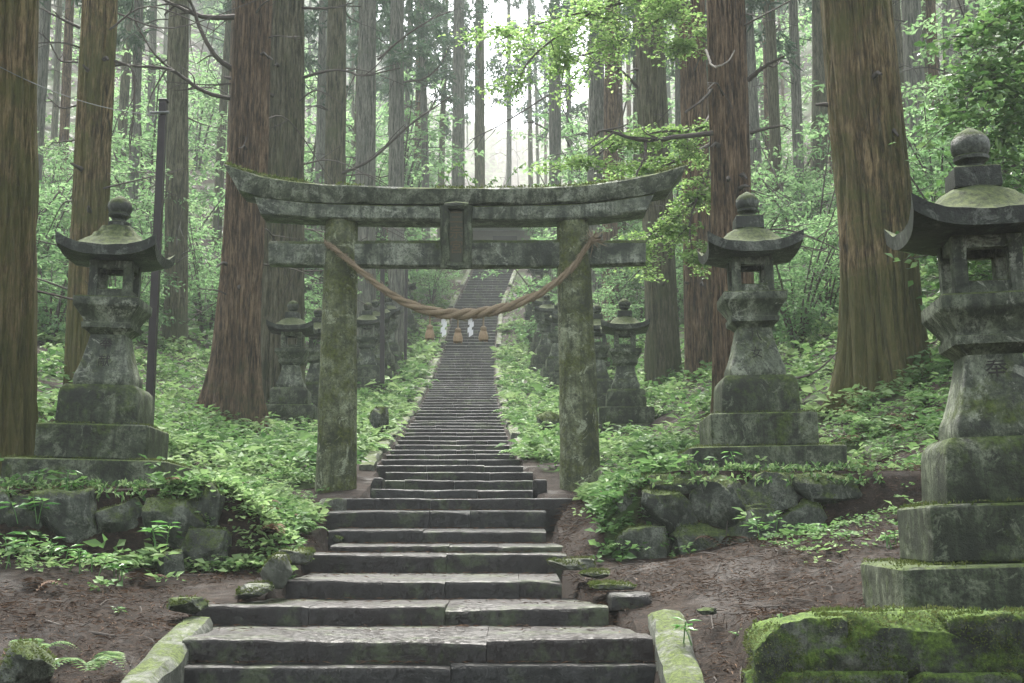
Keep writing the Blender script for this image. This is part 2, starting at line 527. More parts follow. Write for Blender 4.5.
def veg(x, y):
    """how densely the banks are overgrown (0..1)"""
    dx = x - Cx(y); u = np.abs(dx) - Hw(y); L = dx < 0
    v = smooth(10.2, 12.5, y) * np.where(y < 17, smooth(.2, .8, u), smooth(.1, .4, u))
    n = fbm(x * .55 + 40, y * .55, 3)
    v = v * smooth(.30, .52, n + .12 * smooth(14, 20, y))
    nearL = smooth(.55, 1.6, u) * smooth(9.2, 10.3, y) * .3 * L
    nearR = smooth(2.6, 3.6, u) * smooth(8.8, 10.3, y) * .55 * (~L)
    sl = smooth(-3.0, -2.5, x) * smooth(-1.9, -2.05, x) * smooth(10.7, 11.2, y) * smooth(15, 13.5, y)
    sr = smooth(.72, .85, x) * smooth(1.35, 1.0, x) * smooth(10.9, 11.3, y) * smooth(15, 13.5, y)
    v = np.maximum(v, .9 * np.maximum(sl, sr))
    v = v * (.10 + .90 * smooth(.46, .58, fbm(x * 2.3 + 9, y * 2.3, 3)))
    for cx_, cy_, rx_, ry_, m_ in ((-2.12, 15.2, .5, .6, .05), (.84, 15.2, .5, .7, .05), (-4.4, 24.0, .95, 2.4, .12), (2.15, 23.0, .95, 2.2, .12), (2.35, 12.3, 1.2, .95, .08), (-3.95, 12.2, 1.1, .95, .2)):
        v = np.where(((x - cx_) / rx_) ** 2 + ((y - cy_) / ry_) ** 2 < 1, v * m_, v)
    return np.clip(np.maximum(v, np.maximum(nearL, nearR) * smooth(.38, .6, fbm(x * 1.4, y * 1.4 + 7, 3))), 0, 1)


mb = MB()
mb.add(np.stack([XX, YY, ZZ], -1).reshape(-1, 3), [grid_faces(len(ys), len(xs))], veg(XX, YY).ravel())
g = mb.build('ground', M['ground'])
g['kind'] = 'structure'; g['label'] = 'brown forest floor with needle litter and mossy patches'; g['category'] = 'ground'

# ------------------------------------------------------------------ stone stairway
stair = thing('stone_stairway', 'long wet grey stone stairway climbing through the gate into the forest', 'stairway', (0, 8.3, -.7))


def P0(v): return np.asarray(v, float) - np.array([0, 8.3, -.7])


def slab_row(mb, x0, x1, y0, y1, ztop, zbot, cuts, rough, tone, tilt=.02):
    """a step of several butted slabs with worn, uneven front edges"""
    e = [x0] + list(cuts) + [x1]
    for a, b in zip(e[:-1], e[1:]):
        a2 = a + .0015; b2 = b - .0015
        n = max(4, int((b2 - a2) / (.05 if rough > .006 else .15)))
        X = np.linspace(a2, b2, n)
        dz = rng.normal(0, rough * .7); dy = rng.normal(0, rough)
        sk = rng.normal(0, rough * .5); sl = rng.normal(0, rough * .5)
        tt = np.linspace(-1, 1, n)
        e1 = (fbm(X * 3.1 + 100 * rng.random(), X * 0, 4) - .5) * 2 * rough + sk * tt
        e2 = (fbm(X * 6.3 + 100 * rng.random(), X * 0, 4) - .5) * 2 * rough
        e3 = (fbm(X * 4.3 + 100 * rng.random(), X * 0, 3) - .5) * 2 * rough
        bv = .014 + .01 * vnoise(X * 7, X * 0 + 3) + np.where((np.arange(n) < 1) | (np.arange(n) > n - 2), .006, 0)
        rows = []
        yf = y0 + dy + e1
        zt = ztop + dz + e2 * .6 + sl * tt
        rows.append(np.stack([X, np.full(n, y1), ztop + tilt * (y1 - y0) + e3 * .4], -1))
        rows.append(np.stack([X, y0 + (y1 - y0) * .5 + 0 * X, ztop + tilt * (y1 - y0) * .5 - .004 + e3 * .5], -1))
        rows.append(np.stack([X, yf + bv * 1.6, zt], -1))
        rows.append(np.stack([X, yf + bv * .4, zt - bv * .45], -1))
        rows.append(np.stack([X, yf, zt - bv * 1.3], -1))
        rows.append(np.stack([X, yf + .006 + e3 * .5, (zt + zbot) * .5], -1))
        rows.append(np.stack([X, yf + .004, np.full(n, zbot)], -1))
        rows.append(np.stack([X, np.full(n, y1), np.full(n, zbot)], -1))
        R = np.stack(rows)
        V = P0(R.reshape(-1, 3))
        k = len(rows)
        f1 = grid_faces(k, n)[:, ::-1]
        c0 = (np.arange(k) * n)[None]; c1 = (np.arange(k) * n + n - 1)[::-1][None]
        mb.add(V, [f1[:, ::-1], c0[:, ::-1], c1[:, ::-1]], np.clip(tone + rng.normal(0, .12), 0, 1))


def pxx(px, d): return (px - 512) * d / F


steps = [  # depth, pixel left, right, top height, roughness, tone, inner joints (px)
    (7.62, 150, 690, -1.0, .012, .9, (420,)),
    (8.22, 175, 656, -.812, .012, .9, (452,)),
    (8.32, 188, 650, -.664, .016, .1, (487,)),
    (9.22, 197, 607, -.525, .02, .15, (312, 446)),
    (10.13, 290, 561, -.374, .018, .15, (446, 519)),
    (11.35, 302, 566, -.192, .014, .25, (447,)),
    (11.85, 332, 563, -.118, .014, .5, (450, 498)),
    (12.46, 330, 546, .019, .012, .6, (424,)),
    (13.3, 328, 546, .215, .012, .8, (430, 470)),
    (14.2, 340, 578, .35, .010, .4, (431,)),
    (15.1, 372, 533, .488, .008, .8, (425, 478)),
    (15.9, 383, 533, .622, .008, .9, (405, 455)),
    (16.7, 386, 533, .758, .008, .7, (428, 490)),
]
yy = []
zlist = list(np.arange(.89, 4.85, .148)) + list(np.arange(4.92, 14.95, .192))
dense = np.linspace(17, 68, 4000); sd = np.interp(dense, [17.6, 21, 29.6, 42, 51, 58, 63, 67], [.89, 1.29, 2.54, 4.85, 7.14, 10.1, 12.7, 14.9])
for z in zlist:
    d = float(np.interp(z, sd, dense))
    if d < 17.5: d = 17.55
    c = float(Cx(d)); w = 1.0 if d > 18.5 else .96
    steps.append((d, None, None, z, .006 if d < 30 else .004, random.uniform(.45, 1), (c - w + random.uniform(-.05, .03), c + w + random.uniform(-.03, .05))))
steps = steps[:99]
for i, (d, pl, pr, z, rough, tone, cu) in enumerate(steps):
    dn = steps[i + 1][0] if i + 1 < len(steps) else d + 1.5
    if pl is None:
        x0, x1 = cu
        nc = random.choice((1, 2, 2, 3))
        cuts = sorted(x0 + (x1 - x0) * (k + random.uniform(.7, 1.3)) / (nc + 1) for k in range(nc))
    else:
        x0, x1 = pxx(pl, d), pxx(pr, d); cuts = [pxx(c, d) for c in cu]
    mb = MB()
    rough *= .85
    slab_row(mb, x0, x1, d, max(dn, d + .25) + .07, z, z - .34, cuts, rough, tone)
    mb.build('step', M['step'], stair)


def kerb(px0, py0, d0, px1, py1, d1, w, h=.3, seed=0):
    a = at(px0, py0, d0); b = at(px1, py1, d1)
    mb = MB(); n = 14
    tt = np.linspace(0, 1, n)
    P = a + (b - a) * tt[:, None]
    r = np.random.default_rng(seed)
    rows = []
    for ox, oz in ((-w / 2, -h), (-w / 2, -.03), (-w / 2 + .03, 0), (-w * .1, .012), (w / 2 - .03, 0), (w / 2, -.03), (w / 2, -h)):
        jx = (fbm(tt * 5 + r.random() * 90, tt * 0, 3) - .5) * .05; jz = (fbm(tt * 5 + r.random() * 90, tt * 0, 3) - .5) * .05
        rows.append(P + np.stack([ox + jx, 0 * tt, oz + jz], -1))
    R = np.stack(rows); k = len(rows)
    mb.add(P0(R.reshape(-1, 3)), [grid_faces(k, n), (np.arange(k) * n)[None], (np.arange(k) * n + n - 1)[::-1][None]])
    return mb.build('kerb_stone', M['kerb'], stair)


kerb(128, 690, 7.35, 196, 619, 9.0, .22, .35, 1)
kerb(690, 688, 7.35, 666, 612, 8.75, .22, .35, 2)
for k in range(15):
    d = 17.4 + k * 3.1
    for sgn in (-1, 1):
        if k == 0 and sgn > 0: continue
        d1 = d + random.uniform(2.0, 2.7)
        xa = Cx(d) + sgn * 1.14; xb = Cx(d1) + sgn * 1.14
        a = np.array([xa, d, S(d) + .10]); b = np.array([xb, d1, S(d1) + .10])
        mb = MB(); n = 10; tt = np.linspace(0, 1, n); Pp = a + (b - a) * tt[:, None]; w = .2
        Pp[:, 2] = S(Pp[:, 1]) + .1
        rows = []
        for ox, oz in ((-w / 2, -.4), (-w / 2, -.03), (-w / 2 + .03, 0), (w / 2 - .03, 0), (w / 2, -.03), (w / 2, -.4)):
            jx = (fbm(tt * 4 + rng.random() * 90, tt * 0, 3) - .5) * .05; jz = (fbm(tt * 4 + rng.random() * 90, tt * 0, 3) - .5) * .06
            rows.append(Pp + np.stack([ox + jx, 0 * tt, oz + jz], -1))
        R = np.stack(rows); kk = len(rows)
        mb.add(P0(R.reshape(-1, 3)), [grid_faces(kk, n), (np.arange(kk) * n)[None], (np.arange(kk) * n + n - 1)[::-1][None]])
        mb.build('kerb_stone', M['kerb'], stair)
# end blocks at the landing
for (px, py, d, sx, sy, sz, sd_) in ((540, 500, 15.2, .17, .3, .24, 5), (376, 499, 15.2, .15, .35, .25, 6), (330, 513, 13.9, .28, .5, .16, 7), (528, 528, 13.4, .22, .3, .16, 8), (633, 617, 9.3, .32, .5, .16, 9)):
    p = at(px, py, d)
    mb = MB(); rock(mb, P0(p + np.array([0, sy / 2, sz / 2])), (sx, sy, sz), 0, sd_, 8, 4, 9, .02)
    mb.build('end_block', M['step'] if px in (540, 376, 633) else M['kerb'], stair)

# ------------------------------------------------------------------ torii gate
TD = 15.6
tz = .42
tc = at(458, 491, TD)
torii = thing('torii_gate', 'grey stone torii gate with mossy beams and a rope hung between its pillars', 'torii gate', (tc[0], TD, tz))
TO = np.array([tc[0], TD, tz])


def tl(px, py, d=TD): return at(px, py, d) - TO


for (pb, pt) in ((335.5, 342), (581.5, 572.5)):
    a = tl(pb, 492); b = tl(pt, 212)
    a[2] -= .25
    mb = MB(); n = 40; seg = 40
    th = np.arange(seg) * 2 * PI / seg
    V = []
    for i in range(n):
        q = i / (n - 1); p = a + (b - a) * q
        r = .248 - .052 * q + .012 * math.exp(-q * 14)
        rr = r * (1 + .05 * (fbm(np.cos(th) * 1.3 + 9 + pb, np.sin(th) * 1.3 + q * 9, 4) - .5) * 2)
        V.append(np.stack([p[0] + rr * np.cos(th), p[1] + rr * np.sin(th), np.full(seg, p[2])], -1))
    mb.add(np.concatenate(V), [grid_faces(n, seg, True), np.arange(seg)[::-1][None], (np.arange(seg) + (n - 1) * seg)[None]])
    mb.build('pillar', M['pillar'], torii)


def beam(name, top, bot, yh, mat, chips=.008, taper=.0):
    """beam whose top and bottom outlines are (px,py) lists; yh half depth"""
    T = np.array([tl(*p) for p in top]); B = np.array([tl(*p) for p in bot])
    n = 70
    s = np.linspace(0, 1, n)
    def res(A):
        A = bezier(A, 20); L = np.concatenate([[0], np.cumsum(np.linalg.norm(np.diff(A, axis=0), axis=1))]); L /= L[-1]
        return np.stack([np.interp(s, L, A[:, k]) for k in range(3)], -1)
    T = res(T); B = res(B)
    rows = []
    bev = .02
    for (A, w, oy, oz) in ((B, yh - bev - taper, 0, 0), (B, yh - taper, 0, bev), (T, yh, 0, -bev), (T, yh - bev, 0, 0), (T, yh * .3, 0, .03)):
        j = (fbm(s * 14 + rng.random() * 90, s * 0, 4) - .5) * 2 * chips; j2 = (fbm(s * 14 + rng.random() * 90, s * 0, 4) - .5) * 2 * chips
        rows.append(A + np.stack([0 * s, -w + j, oz + j2], -1))
    for (A, w, oz) in ((T, yh * .3, .03), (T, yh - bev, 0), (T, yh, -bev), (B, yh - taper, bev), (B, yh - bev - taper, 0)):
        rows.append(A + np.stack([0 * s, w + 0 * s, oz + 0 * s], -1))
    k = len(rows); R = np.stack(rows)
    mb = MB()
    f = np.stack([R[i] for i in range(k)])
    gi = grid_faces(k, n)
    wrap = np.stack([(k - 1) * n + np.arange(n - 1), (k - 1) * n + np.arange(1, n), np.arange(1, n), np.arange(n - 1)], -1)
    mb.add(f.reshape(-1, 3), [gi, wrap, (np.arange(k) * n)[None, ::-1], (np.arange(k) * n + n - 1)[None]])
    return mb.build(name, mat, torii)


beam('top_beam', [(229, 170), (268, 182), (330, 190), (456, 194), (580, 191), (640, 182), (684, 171)],
     [(243, 197), (275, 203), (335, 207), (456, 209), (578, 207), (632, 201), (668, 194)], .30, M['torii'], .012, .05)
beam('lower_beam', [(258, 200), (335, 207.6), (456, 209.6), (578, 207.6), (652, 198)],
     [(264, 219), (335, 222.5), (456, 224), (578, 222.5), (645, 215)], .22, M['torii'], .008)
beam('tie_beam', [(270, 244), (335, 244), (456, 243), (578, 243), (645, 243)], [(270, 266), (335, 267), (456, 268), (578, 267), (645, 265)], .10, M['torii'], .008)
# central strut and plaque
mb = MB(); a = tl(456, 243); b = tl(456, 226); box(mb, -.13 + a[0], .13 + a[0], -.09, .09, a[2] - .02, b[2] + .08, .01)
mb.build('centre_strut', M['torii'], torii)
a = tl(456.5, 267, 15.28); b = tl(456.5, 206, 15.2)
pq = bpy.data.objects.new('plaque', None)
mb = MB(); w = .165; h = b[2] - a[2]
box(mb, -w * .62, w * .62, -.035, .03, 0.03, h - .03, .01)
pl = mb.build('plaque', M['plaque'], torii)
pl.location = tuple(a); pl.rotation_euler = (math.radians(6), 0, 0)
bpy.data.objects.remove(pq)
mb = MB()
for sx in (-1, 1):
    tube(mb, bezier([(sx * w * .82, -.03, -.01), (sx * w * .78, -.06, h * .25), (sx * w * .86, -.05, h * .5), (sx * w * .8, -.06, h * .75), (sx * w * .9, -.05, h)], 6), [.055] * 25, 8)
tube(mb, [(-w * .8, -.045, h - .01), (0, -.07, h + .0), (w * .8, -.045, h - .01)], .05, 8)
tube(mb, [(-w * .75, -.035, .02), (0, -.05, .0), (w * .75, -.035, .02)], .045, 8)
mb.build('plaque_frame', M['plinth'], pl)


def glyph(ch, size, mat, parent, loc, rot, name='inscription', depth=.006):
    c = bpy.data.curves.new('glyph', 'FONT'); c.body = ch; c.size = size; c.extrude = depth; c.align_x = 'CENTER'; c.align_y = 'CENTER'
    o = bpy.data.objects.new('glyph', c); COL.objects.link(o)
    dg = bpy.context.evaluated_depsgraph_get()
    me = bpy.data.meshes.new_from_object(o.evaluated_get(dg))
    bpy.data.objects.remove(o); bpy.data.curves.remove(c)
    me.materials.clear(); me.materials.append(mat)
    q = bpy.data.objects.new(name, me); COL.objects.link(q); q.parent = parent
    q.location = loc; q.rotation_euler = rot
    return q


for k, ch in enumerate('三宗宮'):
    glyph(ch, .17, M['letter_gold'], pl, (0, -.039, h * (.80 - .245 * k)), (PI / 2, 0, 0))

# moss and litter along the top beam
mb = MB()
topc = bezier([tl(*p) for p in [(229, 170), (268, 182), (330, 190), (456, 194), (580, 191), (640, 182), (684, 171)]], 40)
n = 9000
idx = rng.integers(0, len(topc) - 1, n); P = topc[idx] + (topc[idx + 1] - topc[idx]) * rng.random((n, 1))
keep = vnoise(P[:, 0] * 2.3 + 60, P[:, 0] * 0) + .5 * np.exp(-((P[:, 0] - .5) / 1.2) ** 2) > .42
P = P[keep]; n = len(P)
P[:, 1] += rng.uniform(-.29, .29, n); P[:, 2] += .03 * (1 - np.abs(P[:, 1]) / .3) + rng.uniform(-.005, .02, n)
leaves(mb, P, rdir(n, .8), rdir(n), rng.uniform(.015, .05, n), rng.uniform(.012, .03, n))
mb.build('moss_layer', M['moss'], torii)['kind'] = 'stuff'
# twiggy seedlings on the beam
mb = MB()
for q in range(7):
    px = random.uniform(440, 510); p = tl(px, 194) + np.array([0, random.uniform(-.2, .2), .02])
    e = p + np.array([random.uniform(-.3, .3), 0, random.uniform(.12, .36)])
    m_ = (p + e) / 2 + np.array([0, 0, .06]); cpts = bezier([p, m_, e], 5)
    tube(mb, cpts, .004, 4)
    k = 14; pp = cpts[rng.integers(4, len(cpts), k)]
    leaves(mb, pp, rdir(k), rdir(k, 1), .05, .03)
mb.build('seedling_foliage', M['cover'], torii)['kind'] = 'stuff'

# ------------------------------------------------------------------ straw rope, tassels, paper streamers
rp = [at(326, 243, 15.50), at(336, 250, 15.335), at(362, 272, 15.32), at(395, 297, 15.31), at(430, 311, 15.3), at(462, 314, 15.3), at(500, 309, 15.3), at(540, 293, 15.31), at(570, 270, 15.33), at(586, 248, 15.34), at(596, 236, 15.52)]
rc = bezier(rp, 26); N = len(rc)
sl = np.linspace(0, 1, N)
mid = np.exp(-((sl - .5) / .24) ** 2)
rad = .020 + .029 * mid
rope = thing('straw_rope', 'thick twisted brown straw rope sagging between the gate pillars', 'rope', rc[N // 2])
RO = rc[N // 2]
T = unit(np.gradient(rc, axis=0)); Bn = np.array([0, 1.0, 0]); Nn = unit(np.cross(T, Bn)); Bb = np.cross(Nn, T)
for k in range(3):
    ph = sl * 2 * PI * 6.5 + .5 * np.sin(sl * 23) + k * 2 * PI / 3 + .25 * math.sin(k * 5)
    c_ = rc + (rad * .70)[:, None] * (np.cos(ph)[:, None] * Nn + np.sin(ph)[:, None] * Bb)
    mb = MB(); tube(mb, c_ - RO, rad * .72 * (1 + .45 * (fbm(sl * 70, sl * 0 + k, 3) - .5)), 9)
    # loose straw fibres
    n = 1800; i = rng.integers(3, N - 3, n)
    leaves(mb, c_[i] - RO + rdir(n) * rad[i][:, None] * .6, unit(T[i] * rng.choice([-1, 1], n)[:, None] + rdir(n) * .4), rdir(n), rng.uniform(.03, .11, n), .0035)
    mb.build('strand', M['straw'], rope)
mb = MB()
e = at(592, 240, 15.33) - RO; n = 60
leaves(mb, np.repeat(e[None], n, 0) + rng.normal(0, .015, (n, 3)), unit(rng.normal(size=(n, 3)) * .6 + [.5, 0, .1]), rdir(n), rng.uniform(.08, .24, n), .008)
mb.build('frayed_end', M['straw'], rope)


def on_rope(px):
    xw = pxx(px, 15.3); i = int(np.argmin(np.abs(rc[:, 0] - xw))); return rc[i]


for px, lab in ((429, 'straw tassel hung from the rope, beside the left paper streamer and nearest the left pillar'), (457, 'straw tassel hung at the rope middle between the two paper streamers'), (483, 'straw tassel hung from the rope right of both paper streamers')):
    p = on_rope(px); r0 = float(.05)
    tt = thing('straw_tassel', lab, 'tassel', p, 0, 'tassels on the gate rope')
    mb = MB(); tube(mb, [(0, 0, 0), (0, 0, -.18)], .011, 6); mb.build('cord', M['straw'], tt)
    mb = MB(); lathe(mb, [(.012, -.165), (.035, -.18), (.04, -.20), (.036, -.215)], 12)
    mb.build('knot', M['straw'], tt)
    mb = MB(); lathe(mb, [(.03, -.21), (.045, -.24), (.06, -.30), (.055, -.335)], 14)
    n = 160; an = rng.random(n) * 2 * PI
    P = np.stack([.034 * np.cos(an), .034 * np.sin(an), np.full(n, -.205)], -1)
    leaves(mb, P, np.stack([.22 * np.cos(an), .22 * np.sin(an), -1 + 0 * an], -1), np.stack([np.cos(an), np.sin(an), 0 * an], -1), rng.uniform(.12, .16, n), .012)
    mb.build('skirt', M['straw_tassel'], tt)
for px, lab in ((443, 'white zigzag paper streamer hung left of the middle tassel'), (470, 'white zigzag paper streamer hung right of the middle tassel')):
    p = on_rope(px)
    mb = MB()
    x = 0; z = -.06
    w = .056
    for k in range(4):
        x0 = .022 * (k % 2) - .018 * k * .2; z0 = -.05 - k * .062
        V = np.array([(x0 - w / 2, -.004 * k, z0 - .045), (x0 + w / 2, -.004 * k - .006, z0 - .005), (x0 + w / 2, -.004 * k - .004, z0 - .08), (x0 - w / 2, -.004 * k + .003, z0 - .12)])
        V2 = V + [0, .0015, 0]
        mb.add(np.concatenate([V, V2]), [np.array([[0, 3, 2, 1], [4, 5, 6, 7], [0, 1, 5, 4], [1, 2, 6, 5], [2, 3, 7, 6], [3, 0, 4, 7]])])
    o = mb.build('paper_streamer', M['paper'], None, False); o.location = tuple(p); o.scale = (.9, .9, .8)
    tag(o, lab, 'paper streamer', 'paper streamers on the gate rope')

# ------------------------------------------------------------------ stone lanterns
def roof_mesh(mb, hw, z_eave, z_dome, lift, tiers=1, th=.085):
    n = 33
    u = np.linspace(-1, 1, n); U, Vv = np.meshgrid(u, u, indexing='ij')
    cr = (np.abs(U) * np.abs(Vv))
    m = np.maximum(np.abs(U), np.abs(Vv)); rr = np.sqrt(U ** 2 + Vv ** 2)
    r = .55 * m + .45 * np.minimum(rr, 1.05)
    ext = 1 + .05 * cr ** 3
    X = U * hw * ext * (1 - .03 * (1 - cr)); Y = Vv * hw * ext * (1 - .03 * (1 - cr))
    prof_r = [0, .30, .34, .50, .66, .80, .92, 1.1]; prof_z = [1, 1, .97, .78, .46, .20, .06, 0]
    if tiers == 2:
        prof_r = [0, .30, .36, .40, .50, .53, .60, .72, .84, .95, 1.1]; prof_z = [1, 1, .98, .74, .70, .50, .47, .30, .13, .04, 0]
    top = z_eave + th + (z_dome - z_eave - th) * np.interp(r, prof_r, prof_z) + lift * cr ** 3.4
    bot = z_eave + lift * 1.0 * cr ** 3.4 * .95 - .012 * (1 - m)
    jt = (fbm(X * 7 + 20, Y * 7, 3) - .5) * .025; top = top + jt
    A = np.stack([X, Y, top], -1).reshape(-1, 3); B = np.stack([X * .985, Y * .985, bot], -1).reshape(-1, 3)
    gf = grid_faces(n, n); k = n * n
    idx = np.arange(k).reshape(n, n)
    ring = np.concatenate([idx[0, :-1], idx[:-1, -1], idx[-1, :0:-1], idx[:0:-1, 0]])
    rn = np.roll(ring, -1)
    side = np.stack([ring, rn, rn + k, ring + k], -1)
    mb.add(np.concatenate([A, B]), [gf[:, ::-1][:, ::-1], (gf + k)[:, ::-1], side[:, ::-1]])


def make_lantern(label, loc, rz, group, tiers=1, glyphs='', broad=True, tilt=(0, 0)):
    t = thing('stone_lantern', label, 'stone lantern', loc, rz, group)
    t.rotation_euler = (tilt[0], tilt[1], rz)
    if broad:
        W = ((.74, 0, .29), (.52, .293, .31))
    else:
        W = ((.62, 0, .25), (.53, .253, .33))
    z = 0
    for (hw, z0, hh) in W:
        mb = MB(); rock(mb, (0, 0, z0 + hh / 2), (2 * hw, 2 * hw, hh), 0, int(z0 * 100) + len(label), 20, 0, 26, .006); mb.build('plinth', M['plinth'], t)
        z = z0 + hh
    mb = MB(); sqloft(mb, [(.375, z + .003), (.38, z + .03), (.37, z + .27), (.36, z + .315), (.325, z + .355)], k=.06); mb.build('base_block', M['plinth'], t)
    z += .358
    mb = MB(); sqloft(mb, [(.268, z), (.275, z + .03), (.268, z + .09), (.245, z + .14), (.215, z + .24), (.185, z + .36), (.165, z + .46), (.16, z + .515)], k=.10)
    sh = mb.build('shaft', M['lantern'], t)
    for k, ch in enumerate(glyphs):
        if ch == ' ': continue
        zz = z + .38 - .17 * k
        hw = float(np.interp(zz - z, [.09, .14, .24, .36, .46], [.268, .245, .215, .185, .165]))
        glyph(ch, .135 if k == 0 else .12, M['letter'], sh, (0, -hw + .001, zz), (PI / 2 - math.radians(15), 0, 0), depth=.004)
    z += .515
    mb = MB(); sqloft(mb, [(.16, z - .06), (.19, z - .03), (.235, z + .0), (.24, z + .045), (.225, z + .05), (.225, z + .075), (.27, z + .14), (.308, z + .19), (.312, z + .20), (.312, z + .265), (.30, z + .275)], k=.05)
    mb.build('platform', M['lantern'], t)
    z += .276
    mb = MB(); hw = .205; p = .085; H = .345
    for sx in (-1, 1):
        for sy in (-1, 1):
            box(mb, sx * hw - (p if sx > 0 else 0), sx * hw + (0 if sx > 0 else p), sy * hw - (p if sy > 0 else 0), sy * hw + (0 if sy > 0 else p), z, z + H, .008)
    i = hw - .012
    for z0, z1 in ((z, z + .085), (z + .265, z + H)):
        box(mb, -hw + p - .002, hw - p + .002, -i, -i + .06, z0, z1, .006); box(mb, -hw + p - .002, hw - p + .002, i - .06, i, z0, z1, .006)
        box(mb, -i, -i + .06, -hw + p - .002, hw - p + .002, z0, z1, .006); box(mb, i - .06, i, -hw + p - .002, hw - p + .002, z0, z1, .006)
    box(mb, -.13, .13, -.13, .13, z + .002, z + .05, .004)
    mb.build('firebox', M['lantern'], t)
    z += H
    mb = MB(); roof_mesh(mb, .45, z + .003, z + .30 + (.04 if tiers == 2 else 0), .10, tiers); mb.build('roof', M['lantern_roof'], t)
    z += .29 + (.04 if tiers == 2 else 0)
    mb = MB()
    if tiers == 2:
        lathe(mb, [(.10, z), (.105, z + .05), (.085, z + .06)], 20); zf = z + .055
    else:
        sqloft(mb, [(.14, z), (.142, z + .02), (.138, z + .115), (.128, z + .125)], k=.05); zf = z + .125
    lathe(mb, [(.075, zf - .005), (.07, zf + .025), (.085, zf + .045), (.105, zf + .055), (.108, zf + .075), (.098, zf + .082), (.112, zf + .105), (.119, zf + .14), (.112, zf + .178), (.085, zf + .212), (.045, zf + .235), (.018, zf + .25), (.005, zf + .256)], 24)
    mb.build('finial', M['lantern_roof'], t)
    return t


GL = 'stone lanterns lining the stairway'
pB = at(757, 476, 12.5)
lB = make_lantern('stone lantern with domed mossy roof on the boulder wall right of the gate', (pB[0] + .1, 12.95, pB[2] - .03), math.radians(-2.2), GL, 1, '八女', True, (0, math.radians(-.8)))
pC = at(82, 490, 11.9)
lC = make_lantern('stone lantern with two tier mossy roof beside the dark pole left of the gate', (pC[0] - .03, 12.55, pC[2] - .03), math.radians(3.5), GL, 2, '奉献', True, (math.radians(0), math.radians(1.2)))
pA = at(998, 617, 7.1)
lA = make_lantern('large near stone lantern with white wet roof patches cut by the frame edge', (2.93, 7.82, -.48), math.radians(-6.4), GL, 1, '奉', True, (0, math.radians(-1.6)))
for o_, k_ in ((lA, 1.075), (lB, 1.065), (lC, 1.08)): o_.scale = (1, 1, k_)
protoN = make_lantern('dark stone lantern between the left gate pillar and the flared red cedar trunk', (0, 0, 0), 0, GL, 1, '', False)
pD = at(290, 434, 26)
protoN.location = tuple(pD - np.array([0, 0, .03])); protoN.rotation_euler = (0, 0, .05)
pE = at(626, 438, 25)
dup(protoN, pE - np.array([0, 0, .02]), (0, 0, -.05), 1.0, 'stone lantern on a mossy stone ledge between the right gate pillar and the tall cedars')
dd = [(29.3, -4.42, .02), (35.5, -4.0, .0), (38.5, -4.1, 0), (42, -4.25, 0), (45.5, -4.35, 0), (49, -4.4, 0), (53, -4.4, 0)]
labL = ['dark stone lantern half hidden behind the left gate pillar, second up the left row', 'misty stone lantern first to appear inside the left gate pillar, beside the dark posts', 'misty stone lantern behind the taller dark post left of the stairs',
        'misty stone lantern beside the shorter dark post left of the stairs', 'small misty stone lantern above the sagging rope left of the stairs', 'tiny misty stone lantern high on the left bank, second from the top', 'tiny misty stone lantern topmost of the row left of the stairs']
for (d, x, e_), lab in zip(dd, labL):
    dup(protoN, (x, d, ground(x, d) - .05), (0, 0, random.uniform(-.1, .1)), random.uniform(.95, 1.03), lab)
dd = [(29.5, 1.95), (33, 1.75), (36.5, 1.62), (40, 1.42), (44, 1.2), (48, 1.15), (52, 1.1), (56, 1.15)]
labR = ['dark stone lantern with its roof tip showing right of the right gate pillar', 'stone lantern wholly behind the mossy right gate pillar', 'stone lantern whose dark roof reaches out left of the right gate pillar', 'mossy misty stone lantern in ferns just left of the right gate pillar',
        'misty stone lantern under the right end of the straw rope', 'small misty stone lantern above the rope right of the stairs', 'tiny misty stone lantern with pale roof near the stair top, right side', 'tiny misty stone lantern topmost of the row right of the stairs']
for (d, x), lab in zip(dd, labR):
    dup(protoN, (x, d, ground(x, d) - .05), (0, 0, random.uniform(-.1, .1)), random.uniform(.95, 1.03), lab)

# ------------------------------------------------------------------ dry stone walls and loose rocks
def wall(label, stones, base, mat='rock', name='dry_stone_wall', cuts=16, boxy=6, lo=.66):
    w = thing(name, label, 'stone wall', base)
    for k, (px, py, wpx, hpx, d, dep) in enumerate(stones):
        p = at(px, py, d) - np.asarray(base)
        mb = MB(); rock(mb, (p[0], p[1] + dep / 2, p[2]), (wpx * d / F * 1.38, dep, hpx * d / F * 1.42), random.uniform(-.06, .06), hash_(label, k), 20, cuts, boxy, .09, .5, lo)
        mb.build('stone', M[mat], w)
    return w


def hash_(s, k): return (sum(ord(c) * (i + 1) for i, c in enumerate(s)) * 31 + k * 977) % 100000


